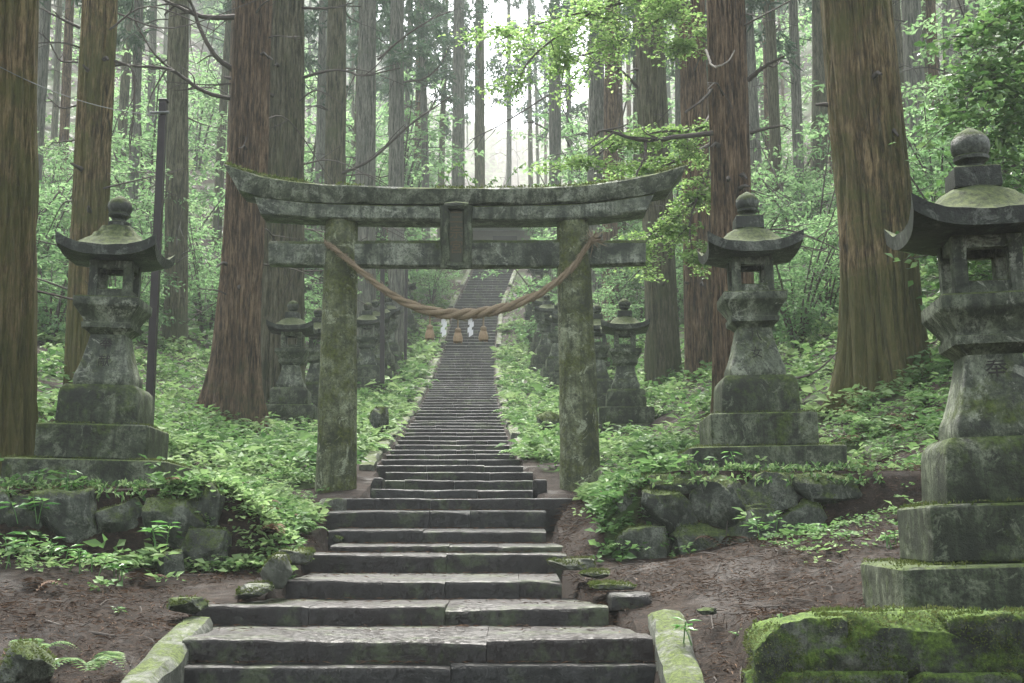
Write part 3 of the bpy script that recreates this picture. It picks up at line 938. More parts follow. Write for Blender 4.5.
wall('mossy boulder retaining wall under the right hand lantern beside the path',
     [(648, 546, 46, 36, 11.05, .5), (703, 546, 62, 36, 11.05, .5), (760, 540, 56, 44, 11.1, .5), (672, 513, 52, 40, 11.15, .5), (721, 511, 50, 42, 11.15, .5), (760, 511, 28, 18, 11.2, .4), (722, 484, 40, 16, 11.25, .45), (776, 492, 62, 28, 11.2, .5),
      (838, 491, 64, 26, 11.2, .5), (806, 521, 50, 34, 11.2, .4), (676, 487, 52, 18, 11.3, .4), (632, 515, 26, 40, 11.35, .5), (850, 520, 46, 30, 11.3, .45), (625, 545, 22, 26, 11.4, .5), (640, 490, 30, 18, 11.5, .5)], (1.9, 11.3, -.2))
wall('low mossy block wall under the left hand lantern with leafy plants growing along its foot',
     [(63, 517, 62, 40, 10.95, .5), (125, 521, 46, 40, 10.95, .5), (174, 520, 50, 42, 10.9, .5), (207, 517, 26, 48, 11.0, .5), (197, 553, 42, 34, 10.8, .45), (20, 519, 36, 36, 11.0, .5), (66, 552, 60, 28, 11.0, .4), (122, 553, 50, 26, 11.0, .4), (224, 522, 22, 36, 11.3, .5), (168, 566, 22, 22, 10.6, .25), (-22, 525, 46, 50, 11.0, .5), (161, 548, 30, 20, 11.0, .4)], (-3.4, 11, -.1))
wall('mossy block wall beneath the large near lantern at the lower frame edge',
     [(805, 658, 66, 56, 6.5, .3), (905, 655, 120, 56, 6.5, .3), (1010, 655, 84, 56, 6.5, .3), (1110, 655, 100, 56, 6.5, .3), (830, 712, 110, 52, 6.48, .3), (945, 712, 112, 52, 6.48, .3), (1060, 712, 110, 52, 6.48, .3)], (2.2, 6.6, -.8), 'rock_moss', 'dry_stone_wall', 9, 16, .86)
wall('mossy stone ledge under the lantern right of the gate pillar', [(622, 449, 48, 22, 24.0, .7), (666, 452, 38, 18, 24.2, .6), (583, 452, 36, 20, 24.2, .6), (640, 462, 40, 12, 24, .5)], (2, 24.3, 1.5))
for (px, py, w, h_, d, dep, rz, lab) in (
    (272, 571, 36, 34, 9.9, .35, .3, 'dark mossy rock with pale top at the left end of the steps'),
    (290, 558, 40, 18, 10.2, .35, -.2, 'flat pale green rock lying behind the dark rock at the steps'),
    (252, 590, 34, 14, 9.7, .25, .4, 'low flat slab of stone lying before the dark rock'),
    (183, 606, 44, 18, 8.9, .3, .1, 'low dark stone touching the left kerb of the lowest steps'),
    (572, 562, 48, 14, 10.2, .3, .2, 'flat grey wet stone at the right end of the narrow steps'),
    (599, 574, 34, 8, 10.0, .25, -.3, 'thin flat stone sunk in the soil right of the steps'),
    (615, 585, 44, 8, 9.6, .3, .2, 'thin wet slab nearest the lower right step block'),
    (12, 668, 66, 50, 7.5, .5, .1, 'bright mossy boulder in the lower left corner'),
    (337, 537, 20, 10, 12.4, .2, .1, 'small grey stone beside the left end of the middle steps'),
    (708, 610, 22, 7, 8.4, .1, .4, 'small dark wet stone lying alone on the brown path'),
    (422, 452, 18, 14, 20, .3, .2, 'mossy boulder on the bank left of the stairs inside the gate') if False else (548, 420, 22, 20, 23, .4, .2, 'round mossy boulder at the foot of the bank right of the stairs'),
    (378, 418, 20, 26, 23, .4, .2, 'dark mossy boulder in the ferns behind the left gate pillar')):
    p = at(px, py, d)
    mb = MB(); rock(mb, (0, 0, 0), (w * d / F, dep, h_ * d / F), rz, hash_(lab, 3), 20, 18, 5, .09, .5, .55)
    o = mb.build('boulder', M['kerb'] if 'pale' in lab or 'slab' in lab or 'flat' in lab else M['rock']); o.location = tuple(p + np.array([0, dep / 2, -.01]))
    tag(o, lab, 'rock', 'loose rocks beside the stairs')

def moss_on(objs, parent, n, thr, seed=0, name='moss', clump=(.010, .026), bias=.44, freq=4.0):
    bpy.context.view_layer.update()
    r = np.random.default_rng(seed); B = []; Nn_ = []
    inv = parent.matrix_world.inverted()
    for o in objs:
        me = o.data; m = inv @ o.matrix_world; m3 = m.to_3x3()
        for p in me.polygons:
            nn = m3 @ p.normal
            if nn.z / max(nn.length, 1e-6) < thr: continue
            vs = [m @ me.vertices[i].co for i in p.vertices]
            B.append([tuple(v) for v in (vs[:3] + [vs[3] if len(vs) == 4 else vs[2]])]); Nn_.append((tuple(nn.normalized()), p.area))
    if not B: return
    B = np.array(B); ar = np.array([a for _, a in Nn_]); N_ = np.array([q for q, _ in Nn_])
    i = r.choice(len(B), n, p=ar / ar.sum()); a = r.random((n, 1)); b = r.random((n, 1))
    P = (B[i, 0] * (1 - a) + B[i, 1] * a) * (1 - b) + (B[i, 3] * (1 - a) + B[i, 2] * a) * b
    k = fbm(P[:, 0] * freq + 31 + P[:, 2] * 3, P[:, 1] * freq + P[:, 2] * 2, 4) > bias
    P = P[k]; nv = N_[i][k]; n = len(P)
    if n < 5: return
    h_ = fbm(P[:, 0] * 14, P[:, 1] * 14 + P[:, 2] * 9, 3)
    mb = MB(); leaves(mb, P + nv * (h_ * .022 - .006)[:, None], unit(nv * .9 + r.normal(size=(n, 3)) * .55), rdir(n), r.uniform(*clump, n), r.uniform(.005, .011, n), .1, np.clip(h_ * 1.3 - .2 + r.random(n) * .3, 0, 1))
    o_ = mb.build(name, M['moss'], parent, False); o_['kind'] = 'stuff'; return o_


walls = [o for o in bpy.data.objects if o.name.startswith('dry_stone_wall')]
for q, w_ in enumerate(walls):
    moss_on(list(w_.children), w_, (9000, 7000, 26000, 2500)[q], (.35, .35, -.1, .3)[q], q, bias=(.47, .47, .45, .4)[q])
near_k = [o for o in stair.children if o.name.startswith('kerb_stone')][:2]
moss_on(near_k, stair, 15000, .5, 9, bias=.46)
for q, l_ in enumerate((lA, lB, lC)):
    moss_on([o for o in l_.children if o.name.startswith('plinth')], l_, 6000, .5, 20 + q, bias=.45)
for o in [o for o in bpy.data.objects if o.name.startswith('boulder')]:
    moss_on([o], o, 1500, .3, 40, bias=.40)

# ------------------------------------------------------------------ poles and cable
def pole(label, px0, py0, px1, py1, d, w, head=True):
    a = at(px0, py0, d); b = at(px1, py1, d)
    t = thing('metal_pole', label, 'pole', a, 0)
    a2 = np.zeros(3); b2 = b - a
    mb = MB(); 
    hw = w / 2
    V = []
    for p in (a2 - [0, 0, .3], b2):
        V += [p + [-hw, -hw, 0], p + [hw, -hw, 0], p + [hw, hw, 0], p + [-hw, hw, 0]]
    mb.add(V, [np.array([[0, 1, 5, 4], [1, 2, 6, 5], [2, 3, 7, 6], [3, 0, 4, 7], [4, 5, 6, 7], [3, 2, 1, 0]])])
    mb.build('shaft', M['metal'], t, False)
    if head:
        mb = MB(); box(mb, b2[0] - hw * 1.2, b2[0] + hw * 1.2, -hw * 1.2, hw * 1.2, b2[2], b2[2] + .03, .005); mb.build('cap', M['metal'], t, False)
        mb = MB(); z = b2[2] - .16
        tube(mb, [(b2[0] - .14, -hw - .02, z), (b2[0] + .09, -hw - .02, z + .01)], .018, 8); tube(mb, [(b2[0] - .10, -hw - .02, z - .12), (b2[0] - .05, -hw - .02, z - .05)], .012, 6)
        mb.build('bracket', M['cable'], t)
    return t


pole('tall dark metal pole standing behind the two tier lantern', 148.5, 432, 163.5, 102, 15.2, .088)
pole('dark slim post on the bank behind the left part of the rope, taller of two', 382.5, 372, 382.5, 252, 33, .11, False)
pole('thin dark post farther up the bank beside the stairs', 405.5, 350, 406.5, 262, 40, .09, False)
ca = at(-40, 44, 12.2); cb = at(160, 115, 15.1); q = np.linspace(0, 1, 30)[:, None]
cp = ca + (cb - ca) * q; cp[:, 2] -= (.16 * 4 * q * (1 - q))[:, 0]
mb = MB(); tube(mb, cp - ca, .0042, 6)
o = mb.build('overhead_cable', M['cable']); o.location = tuple(ca); tag(o, 'thin pale cable slung across the two left trunks to the dark pole', 'cable')

# ------------------------------------------------------------------ trees
def trunk_mesh(mb, pts, radii, flare=.5, fh=.8, lobes=6, seg=48, rows=90, ridge=.03, seed=0, cyc=24):
    r_ = np.random.default_rng(seed)
    P = bezier(pts, 30)
    L = np.concatenate([[0], np.cumsum(np.linalg.norm(np.diff(P, axis=0), axis=1))])
    # denser rows near the foot
    s = L[-1] * np.linspace(0, 1, rows) ** 1.35
    C = np.stack([np.interp(s, L, P[:, k]) for k in range(3)], -1)
    R = np.interp(s / L[-1], np.linspace(0, 1, len(radii)), radii)
    th = np.arange(seg) * 2 * PI / seg
    ph = r_.random(4) * 6.28
    off = r_.random() * 200
    V = []
    for i in range(rows):
        z = s[i]
        fl = flare * math.exp(-z / fh)
        lob = 1 + fl * (1 + .45 * np.cos(lobes * th + ph[0] + .3 * z) + .3 * np.cos((lobes - 2) * th + ph[1]) + .25 * np.cos(2 * th + ph[2]))
        flu = .035 * np.cos(3 * th + ph[1] + .06 * z) + .03 * np.cos(5 * th + ph[2] - .05 * z)
        rn = (.5 - 1.6 * (1 - 2 * np.abs(fbm(th / (2 * PI) * cyc + off + .12 * z, np.full(seg, z * .45), 3) - .5)) ** 6 + (fbm(th / (2 * PI) * cyc * 2 + off, np.full(seg, z * .9), 2) - .5)) * ridge
        w = np.minimum(np.arange(seg), seg - np.arange(seg)) / 3.0
        rn = rn * np.clip(w, 0, 1)
        r = R[i] * (lob + flu + rn)
        V.append(np.stack([C[i, 0] + r * np.cos(th), C[i, 1] + r * np.sin(th), np.full(seg, C[i, 2])], -1))
    mb.add(np.concatenate(V), [grid_faces(rows, seg, True), (np.arange(seg) + (rows - 1) * seg)[None]])


def crown_mesh(mb, H, z0, nb, rmax, nsp, seed, size=.42):
    """cedar crown: drooping limbs carrying tufts of narrow sprays"""
    r = np.random.default_rng(seed)
    for k in range(nb):
        q = (k + r.random()) / nb
        z = z0 + (H - z0) * q
        az = r.random() * 2 * PI
        ln = rmax * (1 - .85 * q ** 1.3) * r.uniform(.65, 1.15) + .3
        d = np.array([math.cos(az), math.sin(az), 0])
        p = bezier([d * .08 + [0, 0, z], d * ln * .5 + [0, 0, z + .12 * ln], d * ln + [0, 0, z - .18 * ln]], 6)
        n = int(nsp * (.4 + .6 * ln / rmax))
        qq = r.random(n) ** .6
        ii = np.clip((qq * (len(p) - 1)).astype(int), 0, len(p) - 1)
        base = p[ii] + r.normal(0, .13 * (0.4 + ln * .35), (n, 3)) * [1, 1, .7]
        # each tuft = 5 sprays
        m = 5
        B = np.repeat(base, m, 0)
        D = unit(r.normal(size=(n * m, 3)) * .75 + np.repeat(d[None], n * m, 0) * .45 + [0, 0, -.35])
        leaves(mb, B, D, rdir(n * m), r.uniform(.55, 1.2, n * m) * size, size * .2, .2, np.clip(np.repeat(r.random(n), m) * .7 + r.random(n * m) * .3, 0, 1))


def limb_mesh(mb, H, z0, nb, rmax, seed):
    r = np.random.default_rng(seed)
    for k in range(nb):
        q = (k + r.random()) / nb; z = z0 + (H - z0) * q; az = r.random() * 2 * PI
        ln = rmax * (1 - .8 * q) * r.uniform(.5, 1.1) + .3
        d = np.array([math.cos(az), math.sin(az), 0])
        tube(mb, bezier([d * .05 + [0, 0, z], d * ln * .5 + [0, 0, z + .1 * ln], d * ln + [0, 0, z - .15 * ln]], 4), np.linspace(.035, .008, 9), 5)


def dead_branches(mb, n, z0, z1, R, seed, ln=(.8, 2.2), rad=.02):
    r = np.random.default_rng(seed)
    for k in range(n):
        z = r.uniform(z0, z1); az = r.uniform(0, 2 * PI); d = np.array([math.cos(az), math.sin(az), 0])
        L = r.uniform(*ln); p0 = d * R * .8 + [0, 0, z]
        s = np.array([-d[1], d[0], 0]) * r.uniform(-.35, .35)
        pts = [p0, p0 + (d + s * .5) * L * .4 + [0, 0, r.uniform(-.1, .15) * L], p0 + (d + s) * L + [0, 0, r.uniform(-.35, .25) * L]]
        c_ = bezier(pts, 5); tube(mb, c_, np.linspace(rad, rad * .3, len(c_)), 5)
        for _ in range(r.integers(1, 4)):
            i = r.integers(3, len(c_) - 2); e = c_[i] + (unit(r.normal(size=3) * [1, 1, .6] + d * .8)) * L * r.uniform(.2, .45)
            tube(mb, bezier([c_[i], (c_[i] + e) / 2 + r.normal(0, .04, 3), e], 3), np.linspace(rad * .5, rad * .2, 7), 4)


# crowns for the tall cedars in hand-built positions: shared meshes, attached at trunk-top height
crown_protos = []
for s_ in range(3):
    mb = MB(); crown_mesh(mb, 16, 0, 22, 3.2, 20, 50 + s_, .5); limb_mesh(mb, 16, 0, 26, 3.0, 60 + s_)
    o = mb.build('crown', M['conifer']); crown_protos.append(o)

GT = 'tall cedars around the gate'
# label, depth, base px, base py, mid px (y=200), top px (y=0), width px at y~150, bark, flare, seg
trees = [
    ('golden brown cedar trunk cut by the left frame edge', 13.2, -5, 445, -2, 0, 72, 'bark_gold', .12, 40),
    ('golden brown cedar trunk directly behind the two tier lantern', 21.5, 84, 392, 91, 100, 33, 'bark_gold', .15, 36),
    ('slim mossy green cedar standing behind the dark metal pole', 34, 176, 342, 177, 179, 21, 'bark_green', .15, 28),
    ('big reddish cedar with flared roots just left of the gate', 23.5, 232, 418, 246, 254, 37, 'bark_red', .75, 56),
    ('thick greenish cedar touching the flared red cedar on its right', 27.5, 282, 400, 283, 286, 39, 'bark_green', .2, 44),
    ('straight mossy cedar rising above the left gate pillar', 36, 336, 350, 335, 337, 20, 'bark_green', .15, 28),
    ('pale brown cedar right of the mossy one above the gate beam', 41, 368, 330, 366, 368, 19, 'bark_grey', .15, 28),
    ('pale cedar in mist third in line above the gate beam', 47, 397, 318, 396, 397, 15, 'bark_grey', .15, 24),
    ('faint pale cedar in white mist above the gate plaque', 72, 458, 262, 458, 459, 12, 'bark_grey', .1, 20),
    ('faint grey green cedar in bright mist right of the plaque', 78, 480, 250, 480, 480, 10, 'bark_green', .1, 20),
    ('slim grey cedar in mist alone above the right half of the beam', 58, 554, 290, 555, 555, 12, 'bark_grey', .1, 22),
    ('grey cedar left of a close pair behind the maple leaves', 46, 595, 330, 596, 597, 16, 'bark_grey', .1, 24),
    ('brown cedar right of a close pair behind the maple leaves', 44, 609, 332, 610, 611, 14, 'bark_red', .1, 24),
    ('leaning mossy cedar behind the right end of the gate beam', 30, 664, 374, 657, 648, 29, 'bark_green', .25, 40),
    ('brown cedar between the leaning mossy cedar and the reddish one', 28, 701, 382, 697, 692, 26, 'bark_red', .2, 36),
    ('reddish brown cedar directly behind the domed lantern', 20.5, 735, 392, 731, 725, 37, 'bark_red', .2, 44),
    ('huge golden red cedar with mossy root flare on the right bank', 17, 886, 402, 874, 856, 67, 'bark_gold', .40, 72),
]
branch_spec = {}
tree_objs = []
for k, (lab, d, bx, by, mx_, tx, wpx, bark, fl, seg) in enumerate(trees):
    b = at(bx, by, d); zg = float(ground(b[0], d))
    base = np.array([b[0], d, min(b[2], zg + .1) if k in (3,) else zg])
    m = at(mx_, 200, d); tp = at(tx, 0, d)
    r0 = wpx * d / F / 2 * 1.03
    slope = (tp - m) / max(tp[2] - m[2], .1)
    H = tp[2] + 11
    e = tp + slope * 11 * .6; e[2] = H
    pts = [np.array([0, 0, -.35]), m - base, tp - base, e - base]
    t_ = thing('cedar_tree', lab, 'tree', base, 0, GT)
    mb = MB(); trunk_mesh(mb, pts, [r0 * 1.12, r0 * 1.05, r0, r0 * .85, r0 * .55, r0 * .2], fl, .55 if fl < .5 else .8, 7, seg * 4 if d < 29 else seg * 2, 130 if d < 29 else 70, .085, k, 26 if d < 29 else 16)
    mb.build('trunk', M[bark], t_)
    c_ = crown_protos[k % 3] if k < 3 else crown_protos[k % 3].copy()
    if k >= 3: COL.objects.link(c_)
    c_.parent = t_
    zt = tp[2] - base[2]
    ze = max(zt + 1.0, 12.0) if d < 45 else 10.5
    tt = pts[2] if d < 45 else pts[1] + (pts[2] - pts[1]) * .8
    c_.location = (tt[0] + slope[0] * (ze - zt) * .6, tt[1], ze)
    c_.rotation_euler = (0, 0, k * 1.3)
    sc = .62 if d < 30 else .8
    c_.scale = (sc, sc, (H - base[2] - ze) / 16 * 1.05)
    tree_objs.append((t_, base, r0))
    if d < 31:
        for q in range(6):
            zz = random.uniform(1.8, 9.5); az = random.uniform(PI, 2 * PI) + random.uniform(-.5, .5); L_ = random.uniform(.06, .28)
            f_ = zz / max(pts[2][2], .1); cx_ = pts[2][0] * f_ if f_ > .5 else pts[1][0] * zz / max(pts[1][2], .1)
            dv_ = np.array([math.cos(az), math.sin(az), 0]); p0 = np.array([cx_, 0, zz]) + dv_ * r0 * .8
            mb = MB(); tube(mb, [p0, p0 + dv_ * (r0 * .2 + L_ * .5) + [0, 0, .02], p0 + dv_ * (r0 * .25 + L_) + [0, 0, random.uniform(-.08, .06)]], [.05, .028, .016], 7)
            mb.build('branch_stub', M['wood_dark'], t_)


def branch(k, pts, r0, mat='wood_dark', twigs=3, seed=0, side=True):
    """a crooked limb; pts are (px,py,depth)"""
    t_, base, _ = tree_objs[k]
    P = bezier([at(*p) - base for p in pts], 10)
    r = np.random.default_rng(seed + 5)
    mb = MB(); tube(mb, P + r.normal(0, .004, P.shape), np.linspace(r0, r0 * .35, len(P)), 7)
    Lt = np.linalg.norm(P[-1] - P[0])
    for q in range(twigs):
        i = r.integers(len(P) // 5, len(P) - 2); dr = unit(P[min(i + 2, len(P) - 1)] - P[i - 1] + r.normal(size=3) * .35 * Lt * .12)
        e = P[i] + dr * Lt * r.uniform(.15, .35) + [0, 0, r.uniform(-.3, .15) * Lt * .4]
        tube(mb, bezier([P[i], (P[i] + e) / 2 + r.normal(0, .05, 3), e], 5), np.linspace(r0 * .45, r0 * .15, 11), 5)
    return mb.build('branch', M[mat], t_)


B3 = 23.5
branch(3, [(238, 17, B3), (205, 17, B3 - .3), (180, 8, B3 - .4), (158, -4, B3 - .6)], .06, seed=1)
branch(3, [(236, 72, B3), (215, 55, B3 - .3), (200, 28, B3 - .4), (192, 5, B3 - .5), (180, -12, B3 - .6)], .055, seed=2)
branch(3, [(236, 100, B3), (205, 92, B3 - .4), (170, 70, B3 - .8), (135, 66, B3 - 1), (100, 60, B3 - 1.2)], .045, twigs=7, seed=3)
branch(3, [(205, 92, B3 - .4), (160, 60, B3 - .7), (140, 30, B3 - .8), (134, 15, B3 - .9)], .025, twigs=4, seed=4)
branch(1, [(113, 60, 21.5), (132, 70, 21.4), (134, 105, 21.3), (130, 150, 21.2)], .025, twigs=6, seed=5)
branch(1, [(80, 28, 21.5), (60, 18, 21.4), (40, 8, 21.3)], .03, twigs=3, seed=6)
branch(1, [(78, 62, 21.5), (60, 60, 21.4), (48, 40, 21.3), (35, 30, 21.2)], .02, twigs=4, seed=7)
branch(1, [(78, 105, 21.5), (62, 108, 21.4), (48, 98, 21.3)], .018, twigs=4, seed=8)
branch(1, [(76, 140, 21.5), (60, 142, 21.4), (50, 143, 21.3)], .018, twigs=2, seed=9)
branch(5, [(330, 178, 36), (370, 160, 35.5), (410, 125, 35), (452, 95, 35)], .05, twigs=4, seed=10)
branch(4, [(300, 78, 27.5), (335, 70, 27), (365, 75, 26.8), (400, 68, 26.5)], .035, twigs=5, seed=11)
branch(4, [(300, 8, 27.5), (330, 8, 27), (352, 3, 26.8)], .035, twigs=3, seed=12)
branch(6, [(378, 60, 41), (400, 40, 40.5), (430, 20, 40), (455, 10, 39.5)], .045, twigs=5, seed=13)
branch(7, [(404, 82, 47), (425, 78, 46.5), (440, 65, 46), (450, 45, 46)], .05, twigs=4, seed=14)
branch(10, [(562, 90, 58), (580, 70, 57.5), (600, 60, 57)], .045, twigs=4, seed=15)
branch(10, [(548, 95, 58), (525, 110, 57.5), (500, 125, 57), (470, 140, 57)], .05, twigs=5, seed=16)
branch(10, [(548, 130, 58), (530, 122, 57.5), (515, 130, 57)], .04, twigs=4, seed=17)
B15 = 20.3
branch(15, [(712, 133, B15), (670, 138, B15 - .3), (640, 140, B15 - .5), (605, 130, B15 - .8), (595, 136, B15 - .9)], .045, twigs=6, seed=18)
branch(15, [(645, 140, B15 - .4), (645, 155, B15 - .6), (636, 175, B15 - .7)], .03, twigs=2, seed=19)
branch(15, [(712, 90, B15), (700, 102, B15 - .3), (685, 112, B15 - .5)], .03, twigs=1, seed=20)
branch(15, [(748, 80, B15), (765, 66, B15 - .2), (785, 56, B15 - .4)], .045, twigs=1, seed=21)
branch(15, [(750, 133, B15), (768, 128, B15 - .1), (786, 125, B15 - .3)], .035, twigs=1, seed=22)
branch(15, [(706, 50, B15 - .25), (713, 66, B15 - .55), (727, 62, B15 - .65), (735, 50, B15 - .55)], .022, 'branch_pale', 1, seed=23)
branch(13, [(640, 90, 30), (620, 70, 29.6), (590, 58, 29.2), (560, 48, 29)], .035, twigs=5, seed=24)
branch(13, [(660, 60, 30), (652, 30, 29.7), (650, 10, 29.5)], .03, twigs=2, seed=25)

for k in (0, 1, 2, 3, 4, 5, 6, 7, 10, 11, 13, 14, 15):
    t_, base, r0 = tree_objs[k]
    p_ = trees[k]; d = p_[1]; m_ = at(p_[4], 200, d) - base; tp_ = at(p_[5], 0, d) - base
    rr_ = np.random.default_rng(900 + k)
    for q in range(9 if d > 20 else 3):
        zz = m_[2] + (tp_[2] - m_[2]) * rr_.uniform(-.5, 1.05); f_ = (zz - m_[2]) / (tp_[2] - m_[2])
        c_ = m_ + (tp_ - m_) * f_
        mb = MB(); dead_branches(mb, 1, 0, .01, r0, 1000 + k * 20 + q, (.7, 2.6), .022 * (d / 25) ** .5)
        o = mb.build('dead_branch', M['wood_dark'], t_); o.location = tuple(c_)

# distant cedars: five builds, then copies
protoT = []
for s_ in range(5):
    t_ = thing('cedar_tree', 'slim cedar trunk fading into pale mist behind the gate', 'tree', (0, 0, 0), 0, 'distant cedars in the mist')
    H = 24 + s_ * 1.5
    mb = MB(); trunk_mesh(mb, [(0, 0, -.6), (random.uniform(-.15, .15), 0, 8), (random.uniform(-.3, .3), 0, H)], [.27, .25, .22, .18, .1, .03], .15, .5, 5, 16, 40, .05, 200 + s_)
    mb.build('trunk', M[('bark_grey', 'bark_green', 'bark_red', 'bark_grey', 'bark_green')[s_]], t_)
    mb = MB(); crown_mesh(mb, H + .5, 9.0 + (s_ % 3), 34, 2.4, 26, 300 + s_, .5); limb_mesh(mb, H, 9 + (s_ % 3), 34, 2.3, 310 + s_)
    mb.build('crown', M['conifer'], t_)
    for q in range(7):
        mb = MB(); dead_branches(mb, 1, 3.5 + q * 1.2, 4.7 + q * 1.2, .2, 320 + s_ * 20 + q, (.8, 2.0)); mb.build('dead_branch', M['wood_dark'], t_)
    protoT.append(t_)
spec = []  # seen in the photo: px at mid height, depth, width scale
for px, d, w in ((20, 44, .9), (66, 40, .9), (50, 52, .8), (123, 44, .7), (108, 60, .9), (138, 66, .8), (210, 58, .8), (222, 46, .7), (312, 56, .9), (352, 62, .9), (425, 64, .8), (440, 84, .9), (414, 76, .9), (508, 110, .9), (532, 105, .8), (574, 78, .8), (640, 60, .8), (625, 52, .9),
                 (764, 42, 1.0), (786, 40, .7), (808, 45, .75), (823, 52, 1.3), (778, 62, .9), (906, 46, .9), (914, 40, .95), (931, 34, 1.05), (941, 52, .7), (951, 44, .75), (981, 30, 1.3), (1003, 36, 1.0), (965, 60, .9), (1015, 52, .8), (843, 60, .8), (895, 66, .8), (722, 60, .8), (685, 52, .8)):
    spec.append((px, d, w))
r = np.random.default_rng(11)
tries = 0
while len(spec) < 128 and tries < 4000:
    tries += 1
    d = 62 + 190 * r.random() ** 1.2; px = r.uniform(-60, 1084)
    x = (px - 512) * d / F
    if abs(x - Cx(d)) < (3.0 if d < 72 else 6.5 if d < 88 else 0): continue
    if 425 < px < 590 and (d < 130 or r.random() < .3): continue
    if any(abs(q[0] - px) < 7 and abs(q[1] - d) < 12 for q in spec): continue
    spec.append((px, d, r.uniform(.5, 1.0)))
used = [0] * 5
for i, (px, d, w) in enumerate(spec):
    s_ = i % 5; x = (px - 512) * d / F; z = float(ground(x, d))
    sc = (w, w, r.uniform(.9, 1.15))
    rot = (r.normal(0, .012), r.normal(0, .015), r.uniform(0, 6.28))
    near_ = d < 62
    if used[s_] == 0:
        o = protoT[s_]; o.location = (x, d, z); o.rotation_euler = rot; o.scale = sc; used[s_] = 1
    else:
        o = dup(protoT[s_], (x, d, z), rot, sc)
    side = 'left of the stairs' if x < Cx(d) else 'right of the stairs'
    o['label'] = ('slim cedar trunk among the shrubs %s, half faded by mist' % side) if near_ else ('far cedar fading into pale mist %s' % side)
    o['group'] = ('half misty cedars %s' % side) if near_ else ('far misty cedars %s' % side)
# ------------------------------------------------------------------ shrubs
protoS = []
for s_ in range(4):
    t_ = thing('leafy_shrub', 'pale green leafy shrub', 'shrub', (0, 0, 0))
    rr = np.random.default_rng(400 + s_)
    st = MB(); lf = MB()
    for q in range(9):
        az = rr.uniform(0, 6.28); ln = rr.uniform(1.4, 3.4); d = np.array([math.cos(az), math.sin(az), 0]) * rr.uniform(.25, .75)
        c_ = bezier([(0, 0, -.1), d * ln * .35 + [0, 0, ln * .5], d * ln * .9 + [0, 0, ln]], 6)
        tube(st, c_, np.linspace(.03, .008, len(c_)), 5)
        for b in range(9):
            i = rr.integers(3, len(c_)); dr = unit(rr.normal(size=3) * [1, 1, .35] + d * .5); L = rr.uniform(.35, .95)
            e = c_[i] + dr * L
            tube(st, [c_[i], (c_[i] + e) / 2 + [0, 0, .06], e], [.009, .006, .003], 4)
            n = 36; qq = rr.random(n)[:, None]
            P = c_[i] + (e - c_[i]) * (.25 + .85 * qq) + rr.normal(0, .09, (n, 3)) * [1, 1, .45]
            D = unit(rr.normal(size=(n, 3)) * [1, 1, .45] + [0, 0, -.25] + dr * .4)
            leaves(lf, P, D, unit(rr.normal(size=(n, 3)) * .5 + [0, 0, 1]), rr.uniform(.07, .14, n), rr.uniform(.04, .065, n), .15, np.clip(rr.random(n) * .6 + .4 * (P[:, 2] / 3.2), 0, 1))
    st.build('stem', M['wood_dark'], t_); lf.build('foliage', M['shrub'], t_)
    protoS.append(t_)
sh = []
for px, py, d, s_ in ((45, 380, 27, 1.15), (20, 370, 31, 1.3), (60, 330, 36, 1.5), (110, 370, 30, .9), (135, 360, 34, 1.3), (150, 330, 40, 1.6), (200, 345, 38, 1.2), (212, 320, 44, 1.7), (100, 320, 42, 1.5), (30, 310, 46, 1.6), (-15, 360, 30, 1.4),
                      (300, 350, 38, .9), (315, 320, 46, 1.2), (345, 300, 52, 1.2), (430, 285, 58, 1.0), (405, 270, 66, 1.2), (380, 260, 66, 1.3),
                      (612, 350, 36, .9), (635, 330, 42, 1.2), (590, 300, 54, 1.0), (560, 270, 62, 1.0), (540, 255, 70, 1.1), (675, 340, 42, 1.2), (720, 340, 38, 1.3),
                      (775, 370, 28, 1.1), (800, 365, 24, 1.0), (820, 330, 33, 1.5), (775, 320, 40, 1.6), (800, 290, 48, 1.7), (830, 370, 26, .95), (950, 360, 24, 1.1), (975, 370, 22, 1.0), (960, 320, 30, 1.5), (1000, 330, 28, 1.5), (935, 330, 33, 1.3), (1020, 370, 22, 1.2), (990, 290, 40, 1.7), (920, 300, 44, 1.5), (1040, 340, 26, 1.4)):
    sh.append((px, d, s_))
for i in range(70):
    d = 48 + 110 * r.random() ** 1.3; px = r.uniform(-40, 1064)
    x = (px - 512) * d / F
    if abs(x - Cx(d)) < (3.4 if d < 70 else 5): continue
    sh.append((px, d, r.uniform(1.5, 3.2)))
used = [0] * 4
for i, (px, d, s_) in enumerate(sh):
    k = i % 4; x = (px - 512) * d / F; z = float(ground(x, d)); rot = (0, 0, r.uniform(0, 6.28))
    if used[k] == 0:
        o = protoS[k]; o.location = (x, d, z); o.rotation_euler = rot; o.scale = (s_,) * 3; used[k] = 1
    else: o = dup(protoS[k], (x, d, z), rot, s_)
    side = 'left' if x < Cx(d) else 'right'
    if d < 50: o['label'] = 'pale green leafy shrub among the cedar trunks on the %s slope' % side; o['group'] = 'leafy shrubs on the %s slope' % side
    else: o['label'] = 'misty pale shrub far up the hillside %s of the stairs' % side; o['group'] = 'misty shrubs far up the %s hillside' % side

